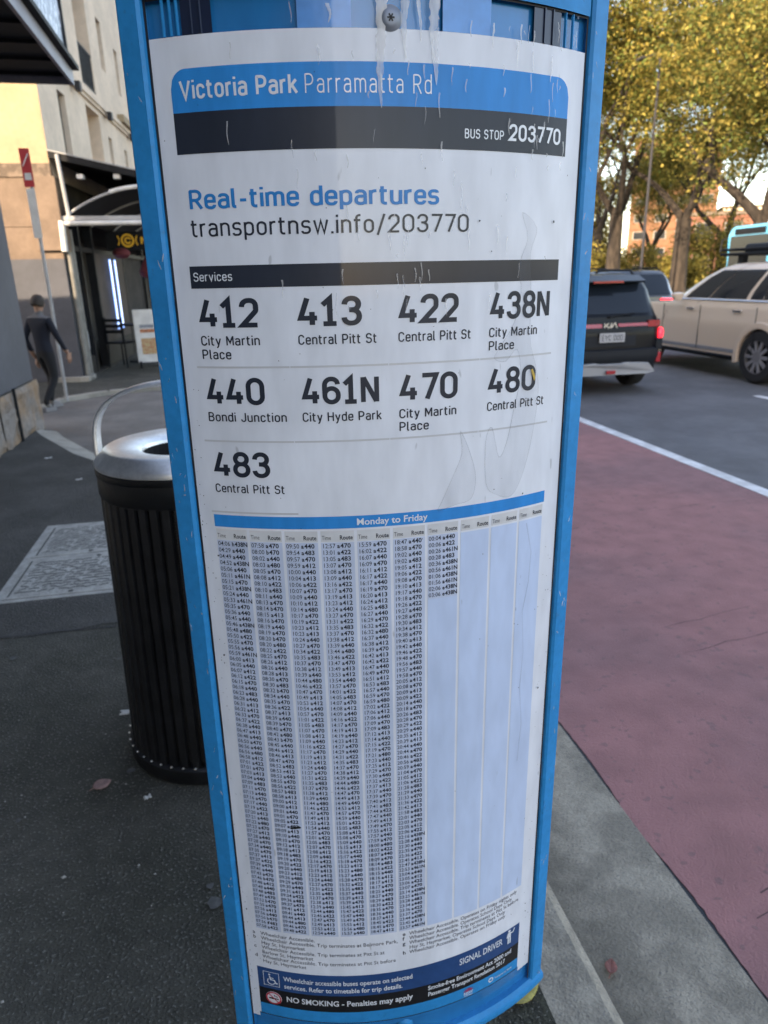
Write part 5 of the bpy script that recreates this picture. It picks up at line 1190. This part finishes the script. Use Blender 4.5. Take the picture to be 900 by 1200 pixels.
bx_ = MB().box(-.5, .45, -.5, .9, .118, .27).build('luggage_bag', 'cladding', None, bevel=.05); bx_.location = (8.46, 9.2, -.131+1.72); tag(bx_, 'black soft bag strapped on top of the beige car roof rack', 'bag')
# cars further ahead
suv('dark_suv', (8.85, 14.0, -.131), 0.03, 'dark SUV further ahead, between the black SUV and the beige SUV', 'cardark', Hc=1.64, W=1.86, belt=1.06)
ds_ = [o for o in bpy.data.objects if o.name.startswith('dark_suv')][0]
for s_ in (-1, 1):
    MB().box(-.24, .24, -.02, .05, -.06, .06).build('tail_lamp', 'taillit', ds_, bevel=.015).location = (s_*.62, .075, .98)
sv = suv('silver_suv', (6.15, 17.5, -.131), 0.0, 'pale silver SUV in the distance ahead of the black SUV, only its roof in view', 'carsilver', Hc=1.72, W=1.86)[0]
for s_ in (-1, 1): MB().box(-.1, .1, -.02, .05, -.12, .12).build('tail_lamp', 'taillight', sv, bevel=.015).location = (s_*.74, .085, .95)
# bus coming the other way
bu = empty('city_bus', (18.0, 22.6, -.131), R_(-95), 'cyan and white bus crossing behind the roof rack of the beige SUV', 'bus')
def rrect(w, h, r, n=6, bz=0):
    P = []
    for cx, cz, a0 in ((w-r, bz+r*.4, -90), (w-r, h-r, 0), (-w+r, h-r, 90), (-w+r, bz+r*.4, 180)):
        rr = r if cz > 1 else r*.4
        for i in range(n+1): a = R_(a0+90*i/n); P.append((cx+rr*math.cos(a), cz+rr*math.sin(a)))
    return P
def bus_shell(y0, y1, w, h, r, bz, m, name, par):
    P = rrect(w, h, r, 6, bz); n = len(P); b_ = MB(); b_.add([(x, y0, z) for x, z in P]+[(x, y1, z) for x, z in P], [tuple(range(n)), tuple(range(2*n-1, n-1, -1))]+[(i, n+i, n+(i+1) % n, (i+1) % n) for i in range(n)]); return b_.build(name, m, par, smooth=True)
bus_shell(.35, 11.5, 1.25, 3.08, .25, .35, 'buswhite', 'body', bu)
bus_shell(.0, .36, 1.255, 3.05, .42, .33, 'buscyan', 'front', bu)
MB().box(-1.08, 1.08, -.03, .02, 1.15, 2.72).build('windscreen', 'carglass', bu, bevel=.02)
MB().box(-.85, .85, -.035, .01, 2.76, 2.96).build('destination_board', 'black', bu, bevel=.01)
wb = MB()
for s_ in (-1, 1): wb.box(s_*1.252-.01, s_*1.252+.01, .7, 11, 1.3, 2.5)
wb.build('side_window', 'carglass', bu)
MB().box(-.9, .9, 1.2, 9, 3.09, 3.28).build('roof_pod', 'buswhite', bu, bevel=.06)
for s_ in (-1, 1):
    MB().box(-.18, .18, -.03, .03, -.09, .09).build('headlight', 'white', bu, bevel=.03).location = (s_*.95, .0, .75)
    MB().tube([(s_*1.2, .1, 2.7), (s_*1.42, -.12, 2.62), (s_*1.44, -.14, 2.2)], .035, 8).build('mirror_arm', 'black', bu)
    for y in (2.4, 8.6): wheel(bu, s_*1.12, y, .48, s_, w=.28)
# ------------------------------------------------------------------ park trees
def tree(name, loc, seed, H, spread, trunk_r, label, fork=.23, leaf=.20, nleaf=9000, mats=('leafA', 'leafB', 'leafC'), lean=(0, 0), crown_lo=.32, group=None, droop=0.0):
    rng = np.random.default_rng(seed); rnd = random.Random(seed)
    r = empty(name, loc, 0, label, 'tree', group)
    tk = MB(); tips = []
    def limb(p, d, L, rad, depth):
        pts = [p]; n = 5; q = p.copy(); dd = d.copy(); rads = [rad]
        for i in range(n):
            dd = (dd+Vector((rnd.gauss(0, .13), rnd.gauss(0, .13), rnd.gauss(.02, .08)))).normalized(); q = q+dd*(L/n); pts.append(q.copy()); rads.append(rad*(1-.5*(i+1)/n))
            if depth >= 2: tips.append((q.copy(), depth))
        tk.tube(pts, rads, 9 if depth < 2 else 5, cap=True)
        if depth < 4:
            k = 3 if depth == 0 else rnd.choice((2, 3, 3))
            a0 = rnd.uniform(0, 6.28)
            for i in range(k):
                a = a0+6.283*i/k+rnd.uniform(-.5, .5); out = Vector((math.cos(a)*spread, math.sin(a)*spread, rnd.uniform(.35, .95) if depth < 2 else rnd.uniform(-.5, .6))).normalized()
                nd = (dd*.55+out*.75).normalized(); j = rnd.choice((-1, -1, -2))
                limb(pts[j], nd, L*rnd.uniform(.62, .82), rads[j]*.72, depth+1)
    H0 = H*fork; base = Vector((0, 0, -.1))
    flare = [base, Vector((lean[0]*.1, lean[1]*.1, .5)), Vector((lean[0]*.5, lean[1]*.5, H0*.5)), Vector((lean[0], lean[1], H0))]
    tk.tube(flare, [trunk_r*1.6, trunk_r*1.1, trunk_r*.95, trunk_r*.86], 14)
    for i in range(rnd.choice((3, 4))):
        a = rnd.uniform(0, 1.2)+i*2.0; limb(flare[-1]-Vector((0, 0, .15)), Vector((math.cos(a)*.62*spread, math.sin(a)*.62*spread, .9)).normalized(), H*.26, trunk_r*.5, 0)
    tk.build('trunk', 'bark', r, smooth=True)
    T_ = np.array([t[0] for t in tips]); T_ = T_[T_[:, 2] > H*crown_lo]; low = T_[(T_[:, 2] > H*.4)]; low = low[rng.choice(len(low), len(low)//2, replace=False)].copy(); low[:, 2] -= rng.uniform(.6, H*.2, len(low)); low = low[low[:, 2] > H*crown_lo]; low[:, :2] *= rng.uniform(.9, 1.15, (len(low), 1)); T_ = np.concatenate([T_, low])
    # leaves grow in clumps round the twig ends
    ncl = min(len(T_), 620); pick = T_[rng.choice(len(T_), ncl, replace=False)]
    for mi, m in enumerate(mats):
        n = nleaf//len(mats); which = rng.integers(0, ncl, n)
        # each clump leans to one of the three leaf colours
        bias = rng.random(ncl); keep = (bias[which] > .0)
        sel = which[((which*7+seed) % 3 == mi) | (rng.random(n) < .45)]
        n = len(sel); size = .6+.7*((sel*13) % 7)/7
        g = rng.normal(0, 1, (n, 3)); g /= np.linalg.norm(g, axis=1)[:, None]; rad = rng.random(n)**.45*size
        C = pick[sel]+g*rad[:, None]*np.array([1.15, 1.15, .75])
        a = rng.normal(0, 1, (n, 3)); a /= np.linalg.norm(a, axis=1)[:, None]; nrm = g*.6+np.array([0, 0, .7])+rng.normal(0, .6, (n, 3)); bb = np.cross(nrm, a); bb /= np.linalg.norm(bb, axis=1)[:, None]
        L = leaf*(.6+.8*rng.random(n))[:, None]; a2 = np.cross(bb, nrm); a2 /= np.linalg.norm(a2, axis=1)[:, None]
        V = np.stack([C-a2*L*.5, C+bb*L*.28, C+a2*L*.5, C-bb*L*.28], 1).reshape(-1, 3)
        me = bpy.data.meshes.new('crown'); me.from_pydata(V.tolist(), [], np.arange(4*n).reshape(-1, 4).tolist()); me.materials.append(M[m]); o = bpy.data.objects.new('crown', me); col.objects.link(o); o.parent = r
    return r
def az_pt(az, d): return (math.sin(R_(az))*d, math.cos(R_(az))*d, 0)
GT = 'big park trees across the road'
TREES = [(27.0, 42, 1, 19, 1.0, .36, 'park tree with a dark double trunk, nearest the right edge of the sign'),
         (29.6, 46, 2, 20, 1.05, .44, 'park tree with the broad dark trunk left of the orange flats'),
         (34.2, 44, 3, 18, 1.1, .44, 'park tree whose forked trunk rises behind the dark SUV, right of the orange flats'),
         (39.3, 38, 4, 15, 1.1, .52, 'park tree with the thick trunk above the cyan bus'),
         (43.5, 42, 5, 16, 1.1, .6, 'park tree at the far right, cut by the photo edge'),
         (28.4, 60, 7, 19, 1.1, .4, 'park tree standing far back at the right edge of the sign'),
         (32.2, 70, 8, 14, 1.1, .4, 'park tree standing far back in front of the orange flats'),
         (37.0, 60, 6, 15, 1.0, .5, 'park tree standing far back between the two right hand trunks')]
for az, d, sd_, H, spd, tr, lab in TREES: tree('park_tree', az_pt(az, d), sd_, H, spd, tr, lab, group=GT, nleaf=66000, leaf=.16, crown_lo=.24)
def bush(name, loc, seed, w, h, label, n=5000, m=('leafB', 'leafA'), leaf=.2):
    rng = np.random.default_rng(seed); r = empty(name, loc, 0, label, 'bush')
    st_ = MB()
    for i in range(6): a = i*1.05; st_.tube([(0, 0, -.05), (math.cos(a)*w*.3, math.sin(a)*w*.3, h*.45), (math.cos(a)*w*.6, math.sin(a)*w*.6, h*.75)], [.09, .06, .02], 6)
    st_.build('stems', 'bark', r)
    K = 26; c = rng.normal(0, 1, (K, 3)); c /= np.linalg.norm(c, axis=1)[:, None]; c = c*(rng.random(K)**.4)[:, None]*np.array([w*.8, w*.8, h*.42])+np.array([0, 0, h*.52])
    for mi, mm in enumerate(m):
        k = rng.integers(0, K, n//2); g = rng.normal(0, 1, (n//2, 3)); g /= np.linalg.norm(g, axis=1)[:, None]
        C = c[k]+g*(rng.random(n//2)**.4*w*.34)[:, None]; C[:, 2] = np.maximum(C[:, 2], .05)
        a = rng.normal(0, 1, (n//2, 3)); a /= np.linalg.norm(a, axis=1)[:, None]; b2 = np.cross(g, a); b2 /= np.linalg.norm(b2, axis=1)[:, None]; L = leaf*(.6+.8*rng.random(n//2))[:, None]
        V = np.stack([C-a*L*.5, C+b2*L*.3, C+a*L*.5, C-b2*L*.3], 1).reshape(-1, 3)
        me = bpy.data.meshes.new('foliage'); me.from_pydata(V.tolist(), [], np.arange(4*len(C)).reshape(-1, 4).tolist()); me.materials.append(M[mm]); o = bpy.data.objects.new('foliage', me); col.objects.link(o); o.parent = r
bush('yellow_green_bush', az_pt(36.3, 56), 1, 3.0, 5.6, 'tall golden green bush between the tree trunks, left of the cyan bus')
bush('park_shrub', az_pt(34.6, 48), 2, 2.0, 2.4, 'low yellow shrub behind the dark SUV, under the forked tree')
bush('park_shrub', az_pt(27.2, 48), 3, 2.6, 3.2, 'low golden shrub at the right edge of the sign')
bush('park_shrub', az_pt(31.5, 62), 4, 3.0, 3.4, 'shrub in front of the orange flats')
bush('tall_hedge', az_pt(28.2, 64), 5, 4.2, 8.5, 'tall golden hedge far back, seen just right of the sign frame', n=14000)
lp = empty('lamp_post', az_pt(31.6, 36), 0, 'thin dark lamp post in front of the orange brick flats', 'lamp post')
MB().tube([(0, 0, 0), (0, 0, 10)], [.07, .05], 10).build('pole', 'winframe', lp); MB().tube([(0, 0, 9.95), (.0, .6, 10.3), (0, 1.4, 10.4)], .03, 8).build('arm', 'winframe', lp); MB().box(-.1, .1, 1.3, 1.8, 10.34, 10.44).build('lamp_head', 'winframe', lp)
